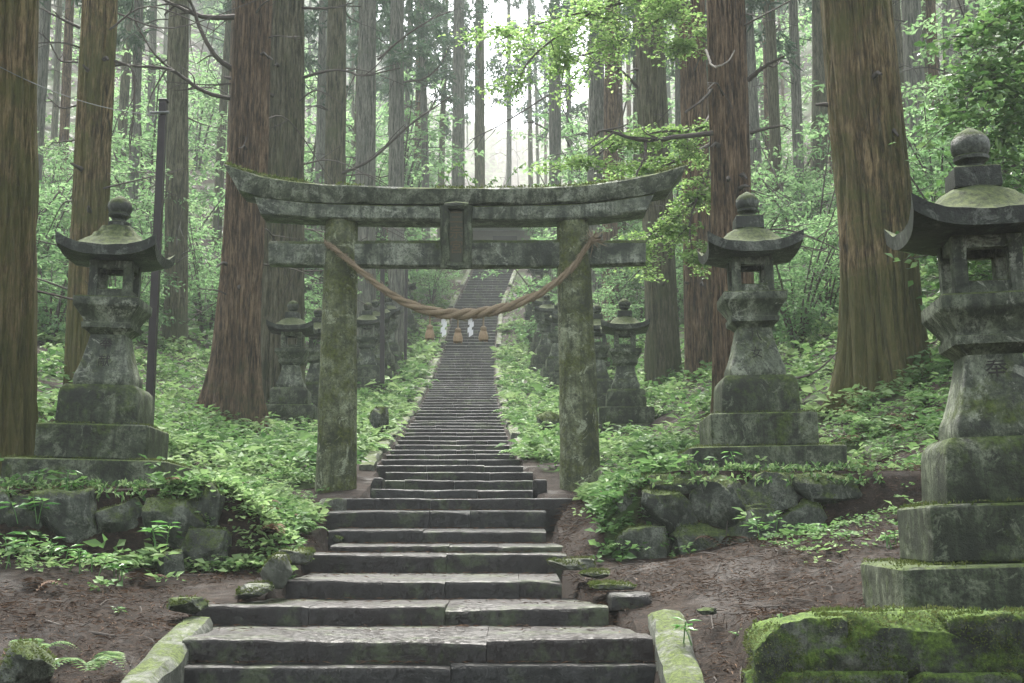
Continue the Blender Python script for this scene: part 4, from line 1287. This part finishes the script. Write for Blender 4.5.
# ------------------------------------------------------------------ maple and glossy evergreen
def leafy_limb(st, lf, pts, r0, rr, nleaf, spread, size, flat=.3, subs=10):
    P = bezier(pts, 8); tube(st, P, np.linspace(r0, r0 * .25, len(P)), 6)
    Lt = np.linalg.norm(P[-1] - P[0])
    for q in range(subs):
        i = rr.integers(len(P) // 4, len(P)); dr = unit(rr.normal(size=3) * [1, 1, flat * .8] + unit(P[-1] - P[0]) * .5); L = rr.uniform(.4, 1.0) * spread
        e = P[i] + dr * L - [0, 0, .1 * L]
        c_ = bezier([P[i], (P[i] + e) / 2 + [0, 0, .08 * L], e], 4); tube(st, c_, np.linspace(r0 * .3, .004, len(c_)), 4)
        n = nleaf // subs
        B = c_[rr.integers(1, len(c_), n)] + rr.normal(0, .14 * spread, (n, 3)) * [1, 1, flat]
        D = unit(rr.normal(size=(n, 3)) * [1, 1, .35] + [0, 0, -.15])
        leaves(lf, B, D, unit(rr.normal(size=(n, 3)) * .35 + [0, 0, 1]), rr.uniform(.75, 1.25, n) * size, rr.uniform(.55, .8, n) * size, .1)


rr = np.random.default_rng(77)
mbse = np.array([pxx(722, 22.5), 22.5, float(ground(pxx(722, 22.5), 22.5))])
mt = thing('maple_tree', 'slender maple with bright green leafy sprays reaching over the gate', 'tree', mbse)
st = MB(); lf = MB()
top = at(716, -60, 22.3) - mbse
stem = bezier([(0, 0, -.2), at(719, 200, 22.4) - mbse, top], 12)
tube(st, stem, np.linspace(.11, .05, len(stem)), 8)
for pts, n, sp in (
    ([(716, -20, 22.3), (680, -10, 21.6), (610, 6, 20.8), (545, 22, 20.2), (500, 40, 19.8)], 1700, 1.15),
    ([(716, -40, 22.3), (660, -30, 21.4), (580, 20, 20.5), (530, 60, 20), (515, 95, 19.8)], 1100, .9),
    ([(716, -30, 22.3), (690, 0, 21.7), (640, 30, 21.2), (600, 50, 21), (560, 60, 20.6)], 1100, 1.0),
    ([(717, 100, 22.3), (700, 128, 21.6), (660, 132, 21), (620, 140, 20.6), (585, 165, 20.4)], 1500, .9),
    ([(718, 140, 22.3), (690, 155, 21.8), (655, 170, 21.3), (625, 185, 21)], 1300, .8),
    ([(718, 150, 22.3), (700, 190, 21.8), (690, 225, 21.5), (694, 265, 21.3)], 1100, .7),
    ([(718, 180, 22.3), (680, 215, 21.8), (650, 235, 21.8), (640, 260, 21.8)], 900, .8),
    ([(716, 20, 22.3), (690, 40, 21.8), (678, 50, 21.5)], 500, .6)):
    leafy_limb(st, lf, [at(*p) - mbse for p in pts], .035, rr, int(n * 1.9), sp, .075, .28, 14)
st.build('trunk', M['wood_dark'], mt); lf.build('foliage', M['maple'], mt)

ebse = np.array([pxx(1045, 16.5), 16.5, float(ground(pxx(1045, 16.5), 16.5))])
et = thing('evergreen_tree', 'glossy dark leaved evergreen leaning in above the large near lantern', 'tree', ebse)
st = MB(); lf = MB()
stem = bezier([(0, 0, -.2), at(1042, 200, 16.5) - ebse, at(1050, -80, 16.6) - ebse], 12); tube(st, stem, np.linspace(.10, .05, len(stem)), 8)
for pts, n in (
    ([(1044, -20, 16.5), (1020, 0, 16.2), (995, 20, 16), (975, 40, 15.8)], 800), ([(1044, 30, 16.5), (1020, 45, 16.2), (1000, 70, 15.9), (985, 95, 15.7)], 700), ([(1043, 80, 16.5), (1020, 90, 16.2), (1005, 120, 16)], 600),
    ([(1043, 110, 16.5), (1010, 130, 16.2), (985, 150, 16), (965, 160, 15.8)], 700), ([(1042, 150, 16.5), (1015, 165, 16.3), (985, 185, 16), (964, 200, 16)], 700), ([(1042, 190, 16.5), (1010, 215, 16.3), (975, 215, 16.1), (958, 235, 16)], 700),
    ([(1044, 40, 16.5), (1060, 20, 16.4), (1080, 10, 16.3)], 500), ([(1043, 140, 16.5), (1065, 130, 16.4), (1090, 120, 16.3)], 500), ([(1041, 240, 16.5), (1015, 260, 16.3), (985, 275, 16.2)], 600), ([(1041, 270, 16.5), (1010, 290, 16.2), (965, 300, 16.0), (962, 320, 15.9)], 700), ([(1043, 60, 16.5), (1010, 70, 16.0), (975, 85, 15.7), (964, 120, 15.6)], 700), ([(1043, 170, 16.5), (1000, 200, 16.0), (960, 240, 15.8), (958, 270, 15.7)], 700)):
    leafy_limb(st, lf, [at(*p) - ebse for p in pts], .03, rr, int(n * .8), .75, .12, .7, 14)
st.build('trunk', M['wood_dark'], et); lf.build('foliage', M['evergreen'], et)

# ------------------------------------------------------------------ undergrowth
def scatter(n, x0, x1, y0, y1, thresh=None):
    x = rng.uniform(x0, x1, n); y = rng.uniform(y0, y1, n)
    v = veg(x, y); k = rng.random(n) < v
    # keep plinths clear
    for cx, cy, hw in ((lB.location[0], lB.location[1], .8), (lC.location[0], lC.location[1], .8), (lA.location[0], lA.location[1], .8)):
        k &= ~((np.abs(x - cx) < hw) & (np.abs(y - cy) < hw))
    return x[k], y[k]


def rosettes(mb, x, y, nl, L, hmin, hmax, wr=.66, droop=.0):
    z = ground(x, y); n = len(x)
    h_ = rng.uniform(hmin, hmax, n)
    P = np.repeat(np.stack([x, y, z + h_], -1), nl, 0)
    N = n * nl
    az = rng.random(N) * 2 * PI
    el = rng.uniform(-.25, .55, N)
    D = np.stack([np.cos(az) * np.cos(el), np.sin(az) * np.cos(el), np.sin(el)], -1)
    l_ = rng.uniform(.75, 1.2, N) * np.repeat(np.broadcast_to(L, (n,)) * np.exp(np.clip(rng.normal(-.1, .3, n), -.7, .4)), nl)
    P = P + D * l_[:, None] * .35 + rng.normal(0, 1, (N, 3)) * (l_ * .35)[:, None] * [1, 1, .5]
    tone = np.clip(np.repeat(rng.random(n) * .45 + 1.1 * (fbm(x * .9 + 70, y * .9, 3) - .3), nl) + rng.random(N) * .3, 0, 1)
    leaves(mb, P, D, unit(rng.normal(size=(N, 3)) * .45 + [0, 0, 1]), l_, l_ * wr, .12, tone)


mb = MB()
x, y = scatter(17000, -8, 7.5, 8.5, 17); rosettes(mb, x, y, 6, .065, .01, .14)
x, y = scatter(2300, -3.1, -1.9, 10.7, 14.5); rosettes(mb, x, y, 6, .07, .01, .14)
x, y = scatter(2000, .75, 1.6, 10.9, 14.5); rosettes(mb, x, y, 6, .07, .01, .14)
x, y = scatter(4000, -8, 7.5, 9.5, 18); rosettes(mb, x, y, 7, .11, .08, .26, .42)
x, y = scatter(20000, -16, 14, 16, 34); rosettes(mb, x, y, 6, .13, .02, .30)
x, y = scatter(9000, -5.2, 3.2, 17, 60); rosettes(mb, x, y, 6, .15, .03, .32, .42)
x, y = scatter(9000, -28, 28, 32, 75); rosettes(mb, x, y, 6, .24, .05, .5)
x, y = scatter(4000, -45, 45, 70, 125); rosettes(mb, x, y, 5, .5, .05, .8)
o = mb.build('ground_cover', M['cover'], None, False)
tag(o, 'pale green leafy undergrowth covering both banks', 'undergrowth', None, 'stuff')


def fern_fronds(mb, x, y, nf, L, seg=11):
    n = len(x); z = ground(x, y)
    N = n * nf
    az = rng.random(N) * 2 * PI; l_ = rng.uniform(.7, 1.2, N) * L
    base = np.repeat(np.stack([x, y, z], -1), nf, 0); d = np.stack([np.cos(az), np.sin(az), 0 * az], -1)
    s = np.stack([-np.sin(az), np.cos(az), 0 * az], -1)
    tone = np.repeat(rng.random(n), nf)
    for q in range(1, seg + 1):
        t_ = q / seg
        c_ = base + d * (l_ * t_ * .85)[:, None] + np.array([0, 0, 1]) * (l_ * (1.15 * t_ - 1.05 * t_ ** 2))[:, None]
        w = l_ * .26 * math.sin(PI * min(1, .12 + t_ * .92)) + .008
        for sg in (-1, 1):
            leaves(mb, c_, s * sg + d * .45 + [0, 0, -.12], np.tile([0, 0, 1.0], (N, 1)), w, l_ / seg * 1.05, .1, np.clip(tone * .5 + .25 + rng.random(N) * .25, 0, 1))


mb = MB()
x, y = scatter(900, -7, 6, 10, 22); fern_fronds(mb, x, y, 6, .3)
x, y = scatter(1500, -5.0, 3.0, 18, 55); fern_fronds(mb, x, y, 7, .5, 9)
o = mb.build('fern_undergrowth', M['cover'], None, False)
tag(o, 'feathery fern fronds spread across both stair banks', 'ferns', None, 'stuff')

mb = MB()
n = 520; x = rng.uniform(-2.95, -1.8, n); y = rng.uniform(10.8, 11.3, n); rosettes(mb, x, y, 6, .06, .0, .08)
n = 70; x = rng.uniform(-6, -2.9, n); y = rng.uniform(10.3, 10.9, n); rosettes(mb, x, y, 6, .07, .0, .12)
n = 200; x = rng.uniform(2.0, 4.2, n); y = rng.uniform(9.6, 11.2, n); rosettes(mb, x, y, 6, .045, .0, .07)
o = mb.build('bank_foliage', M['cover'], None, False); tag(o, 'low leaves tumbling down the front of the banks', 'undergrowth', None, 'stuff')
mb = MB()
n = 420; x = rng.uniform(-5.5, 5, n); y = rng.uniform(7.3, 13, n); u = np.abs(x - Cx(y)) - Hw(y); k = u > .12
for x_, y_ in zip(x[k], y[k]):
    a_ = rng.random() * 6.28; L_ = rng.uniform(.06, .3); z_ = float(ground(x_, y_)) + .012; x2 = x_ + math.cos(a_) * L_; y2 = y_ + math.sin(a_) * L_
    if abs(x2 - Cx(y2)) - Hw(y2) < .1: continue
    z2 = float(ground(x2, y2)) + .014; tube(mb, [(x_, y_, z_), ((x_ + x2) / 2 + rng.normal(0, .015), (y_ + y2) / 2, (z_ + z2) / 2 + rng.uniform(0, .02)), (x2, y2, z2)], [.005, .004, .002], 4)
o = mb.build('twig_litter', M['wood_dark']); tag(o, 'small dead twigs strewn over the bare soil', 'twigs', None, 'stuff')
mb = MB()
x, y = scatter(420, -6, 5, 9.5, 16); fern_fronds(mb, x, y, 3, .28)
o = mb.build('dead_fronds', M['litter'], None, False); tag(o, 'withered brown fern fronds among the green cover', 'dead fronds', None, 'stuff')

# single plants near the camera
def broad_plant(px, py, d, L, nl, h_, lab, fern=False):
    p = at(px, py, d); 
    mb = MB(); N = nl
    t_ = thing('fern' if fern else 'leafy_plant', lab, 'fern' if fern else 'plant', p, 0, 'ferns near the path' if fern else 'leafy plants near the path')
    if fern:
        az = rng.random(N) * 2 * PI; l_ = rng.uniform(.7, 1.2, N) * L
        dd_ = np.stack([np.cos(az), np.sin(az), 0 * az], -1); s = np.stack([-np.sin(az), np.cos(az), 0 * az], -1)
        for q in range(1, 19):
            tq = q / 18; c_ = dd_ * (l_ * tq * .9)[:, None] + np.array([0, 0, 1]) * (l_ * (1.0 * tq - .95 * tq ** 2) + .03)[:, None]
            w = l_ * .2 * math.sin(PI * min(1, .12 + tq * .92)) + .004
            for sg in (-1, 1): leaves(mb, c_, s * sg + dd_ * .35, np.tile([0, 0, 1.0], (N, 1)), w, l_ / 18 * .95, .1)
        mb.build('frond', M['cover'], t_, False)
    else:
        k = max(2, nl // 5)
        for q in range(k):
            b = rng.normal(0, L * .7, 3) * [1, 1, 0]; hh = h_ * rng.uniform(.5, 1.1); tp_ = b + rng.normal(0, L * .4, 3) * [1, 1, 0] + [0, 0, hh]
            st = MB(); tube(st, [b - [0, 0, .03], (b + tp_) / 2, tp_], .004, 4); st.build('stem', M['broad'], t_)
            m = 5; az = rng.random() * 6 + np.arange(m) * 2 * PI / m + rng.normal(0, .2, m); el = rng.uniform(-.2, .4, m)
            D = np.stack([np.cos(az), np.sin(az), np.sin(el)], -1)
            mid_ = np.repeat(tp_[None], m, 0) - np.array([0, 0, 1]) * (np.arange(m) % 3)[:, None] * hh * .15
            l_ = L * rng.uniform(.7, 1.2, m)
            leaves(mb, mid_ + D * .01, D, np.tile([0, 0, 1.0], (m, 1)), l_, l_ * .42, .14)
        mb.build('foliage', M['broad'], t_, False)
    return t_


pl_ = [(60, 570, 10.4, .12, 20, .22, 'broad leaved plant at the foot of the left wall, beside the frame edge clump'), (15, 565, 10.4, .14, 20, .25, 'broad leaved clump at the left frame edge under the wall'), (95, 575, 10.3, .10, 25, .18, 'low leafy clump in front of the left wall middle'),
       (125, 580, 10.2, .11, 20, .15, 'small leafy clump at the right foot of the left wall'), (150, 545, 10.6, .13, 15, .2, 'drooping leafed plant against the lighter block of the left wall'), (75, 497, 11.1, .13, 15, .22, 'plant with pale broad leaves on top of the left wall, below the lantern'), (30, 520, 10.8, .13, 15, .2, 'drooping plant spilling over the left wall end'),
       (55, 675, 7.9, .10, 15, .12, 'bright leafed plant beside the mossy boulder in the lower left corner'), (385 // 2 + 100, 660, 0, 0, 0, 0, None),
       (733, 478, 11.6, .09, 10, .22, 'seedling standing before the lantern base on the boulder wall'), (660, 535, 10.9, .06, 8, .05, None), (690, 640, 8.0, .09, 10, .12, 'small bright plant beside the right kerb of the lowest steps'), (745, 640, 8.2, .05, 10, .08, 'tiny seedling on the brown path, right of the kerb'),
       (820, 545, 10.6, .08, 20, .14, 'leafy clump at the right foot of the boulder wall'), (855, 560, 9.8, .06, 15, .1, 'low leafy clump beside the big lantern plinth'), (775, 535, 10.8, .08, 15, .14, 'plant growing from a gap in the boulder wall'), (890, 545, 9.6, .06, 20, .1, 'low green clump behind the big lantern plinth'), (115, 615, 9.3, .05, 10, .06, 'tiny seedling on the brown needle litter, left of the steps')]
for a_ in pl_:
    if a_[6]: 
        if a_[2]: broad_plant(*a_[:6], a_[6])
for px, py, d, L, nf, lab in ((88, 678, 7.8, .34, 6, 'green fern at the bottom frame edge beside the left kerb'), (35, 660, 8.2, .28, 6, 'green fern behind the mossy corner boulder'), (235, 500, 12.6, .4, 7, 'pale fern on the slope between the left lantern and the gate'), (600, 500, 12.8, .3, 6, 'fern on the slope at the foot of the right gate pillar'), (345, 575, 0, 0, 0, None)):
    if lab: broad_plant(px, py, d, L, nf, 0, lab, True)

# plants and moss that grow from the wall stones
mb = MB()
for (xa, xb, ya, zt) in ((-4.6, -2.35, 11.0, .30), (.9, 3.2, 11.2, .42), (1.4, 3.6, 6.62, -.5)):
    n = 260 if ya > 7 else 120
    x = rng.uniform(xa, xb, n); y = ya + rng.uniform(.0, .5, n)
    z = ground(x, y)
    k = 5; P = np.repeat(np.stack([x, y, np.maximum(z, zt) + rng.uniform(0, .05, n)], -1), k, 0)
    leaves(mb, P, rdir(n * k, .25), rdir(n * k, 1.4), rng.uniform(.03, .075, n * k), rng.uniform(.018, .04, n * k))
o = mb.build('wall_top_foliage', M['cover'], None, False); tag(o, 'small leaves and moss sprouting along the wall tops', 'undergrowth', None, 'stuff')

# needle litter
mb = MB()
n = 130000
x = rng.uniform(-6.5, 6.5, n); y = rng.uniform(7.2, 14.5, n)
u = np.abs(x - Cx(y)) - Hw(y)
k = (u > .02) & (rng.random(n) < (1 - .75 * veg(x, y)) * smooth(.3, .55, fbm(x * 1.1 + 5, y * 1.1, 3)))
x = x[k]; y = y[k]; n = len(x)
P = np.stack([x, y, ground(x, y) + rng.uniform(.003, .03, n)], -1)
D = unit(np.stack([rng.normal(size=n), rng.normal(size=n), rng.normal(0, .22, n)], -1))
leaves(mb, P, D, np.tile([0, 0, 1.0], (n, 1)), rng.uniform(.015, .09, n) * rng.uniform(.5, 1.3, n), rng.uniform(.003, .010, n), .1)
o = mb.build('needle_litter', M['litter'], None, False); tag(o, 'brown cedar needle litter strewn beside the steps', 'leaf litter', None, 'stuff')
mb = MB()
for _ in range(1):
    n = 1600
    si = rng.integers(1, 10, n); 
    P = []
    for i in si:
        d, pl2, pr2, z = steps[i][:4]; dn = steps[i + 1][0]
        yy_ = d + .03 + (max(dn - d, .2) - .06) * (1 - rng.random() ** 2 * .6)
        P.append((rng.uniform(pxx(pl2, d), pxx(pr2, d)), min(yy_, dn - .01), z + .02 * (yy_ - d) + .012))
    P = np.array(P); D = unit(np.stack([rng.normal(size=n), rng.normal(size=n) * .5, rng.normal(0, .05, n)], -1))
    leaves(mb, P, D, np.tile([0, 0, 1.0], (n, 1)), rng.uniform(.02, .09, n), rng.uniform(.003, .01, n), .05)
o = mb.build('step_litter', M['litter'], None, False); tag(o, 'needle scraps scattered on the lower step treads', 'leaf litter', None, 'stuff')
for pts, lab in (([(45, 622, 8.8), (75, 630, 8.7), (115, 636, 8.6)], 'fallen bare stick lying on the needle litter, left path edge'), ([(790, 380, 15), (815, 372, 15), (838, 352, 15)], 'broken branch sticking up from the bank beside the huge cedar')):
    P = [at(*p) for p in pts]
    mb = MB(); c_ = bezier(P, 6); tube(mb, c_ - c_[0], np.linspace(.018, .008, len(c_)), 6); i = len(c_) // 2
    tube(mb, [c_[i] - c_[0], c_[i] - c_[0] + [.1, .05, .06]], [.008, .004], 5)
    o = mb.build('fallen_branch', M['wood_dark']); o.location = tuple(c_[0]); tag(o, lab, 'branch', 'fallen branches')

# ------------------------------------------------------------------ shrine hall at the stair top
hx = pxx(505, 74)
hz = 15.0
hall = thing('shrine_hall', 'small grey roofed shrine hall glimpsed at the top of the stairs', 'building', (hx, 75, hz))
mb = MB(); box(mb, -2.6, 2.6, -1.6, 1.6, 0, 2.4, .02); mb.build('wall', M['hall_wood'], hall, False)
mb = MB()
V = []
for yy_, zz in ((-2.7, 2.25), (-2.7, 2.4), (-1.3, 3.05), (0, 4.0), (1.3, 3.05), (2.7, 2.4), (2.7, 2.25)):
    V.append((yy_, zz))
n = len(V)
mb.add([(-3.6, a, b) for a, b in V] + [(3.6, a, b) for a, b in V], [np.array([[i, i + 1, n + i + 1, n + i] for i in range(n - 1)] + [[n - 1, 0, n, 2 * n - 1]]), np.arange(n)[None, ::-1], (np.arange(n) + n)[None]])
rf = mb.build('roof', M['hall_roof'], hall, False)
mb = MB(); box(mb, -3.4, 3.4, -.16, .16, 3.96, 4.25, .03); mb.build('ridge', M['hall_wood'], rf, False)
mb = MB(); box(mb, -.7, .7, -1.66, -1.58, .05, 1.9, .01); mb.build('door', M['wood_dark'], hall, False)

# ------------------------------------------------------------------ mist
t = NT('mist')
t.t.nodes.remove(t.out); t.out = t.n('ShaderNodeOutputMaterial')
v = t.n('ShaderNodeVolumePrincipled'); v.inputs['Color'].default_value = (.90, .97, .95, 1); v.inputs['Density'].default_value = .0009
v.inputs['Anisotropy'].default_value = 0
t.link(v.outputs[0], t.out.inputs['Volume'])
mb = MB(); x0, x1, y0, y1, z0, z1 = -182, 182, -62, 302, -5, 110
mb.add([(x0, y0, z0), (x1, y0, z0), (x1, y1, z0), (x0, y1, z0), (x0, y0, z1), (x1, y0, z1), (x1, y1, z1), (x0, y1, z1)], [np.array([[0, 3, 2, 1], [4, 5, 6, 7], [0, 1, 5, 4], [1, 2, 6, 5], [2, 3, 7, 6], [3, 0, 4, 7]])])
hz_ = mb.build('haze', t.m, None, False); hz_['kind'] = 'stuff'; hz_['label'] = 'pale morning mist filling the forest'; hz_['category'] = 'haze'

# ------------------------------------------------------------------ light
W = bpy.data.worlds.new('World'); SC.world = W; W.use_nodes = True
nt = W.node_tree
bg = nt.nodes['Background']
sky = nt.nodes.new('ShaderNodeTexSky'); sky.sky_type = 'NISHITA'; sky.sun_disc = False
EL, AZ = math.radians(60), math.radians(-10)   # veiled sun high above the stairs
sky.sun_elevation = EL; sky.sun_rotation = AZ
sky.air_density = 1.0; sky.dust_density = 4.0; sky.ozone_density = 1.0
hs = nt.nodes.new('ShaderNodeHueSaturation'); hs.inputs['Saturation'].default_value = .28
nt.links.new(sky.outputs[0], hs.inputs['Color']); nt.links.new(hs.outputs[0], bg.inputs[0])
bg.inputs[1].default_value = .06
sl_ = bpy.data.lights.new('sun', 'SUN'); sl_.energy = 1.5; sl_.angle = math.radians(30); sl_.color = (1, .97, .90)
so = bpy.data.objects.new('sun', sl_); COL.objects.link(so)
dv = Vector((math.sin(AZ) * math.cos(EL), math.cos(AZ) * math.cos(EL), math.sin(EL)))
so.rotation_euler = (-dv).to_track_quat('-Z', 'Y').to_euler(); so.location = tuple(dv * 100)

SC.view_settings.view_transform = 'Standard'; SC.view_settings.look = 'None'; SC.view_settings.gamma = 1
SC.view_settings.use_curve_mapping = False
SC.view_settings.exposure = 3.45
SC.cycles.use_denoising = True; SC.cycles.denoiser = 'OPENIMAGEDENOISE'; SC.cycles.denoising_input_passes = 'RGB_ALBEDO_NORMAL'; SC.cycles.denoising_prefilter = 'ACCURATE'
SC.cycles.max_bounces = 6; SC.cycles.diffuse_bounces = 3; SC.cycles.glossy_bounces = 2; SC.cycles.transmission_bounces = 3; SC.cycles.volume_bounces = 1
SC.cycles.sample_clamp_indirect = 8
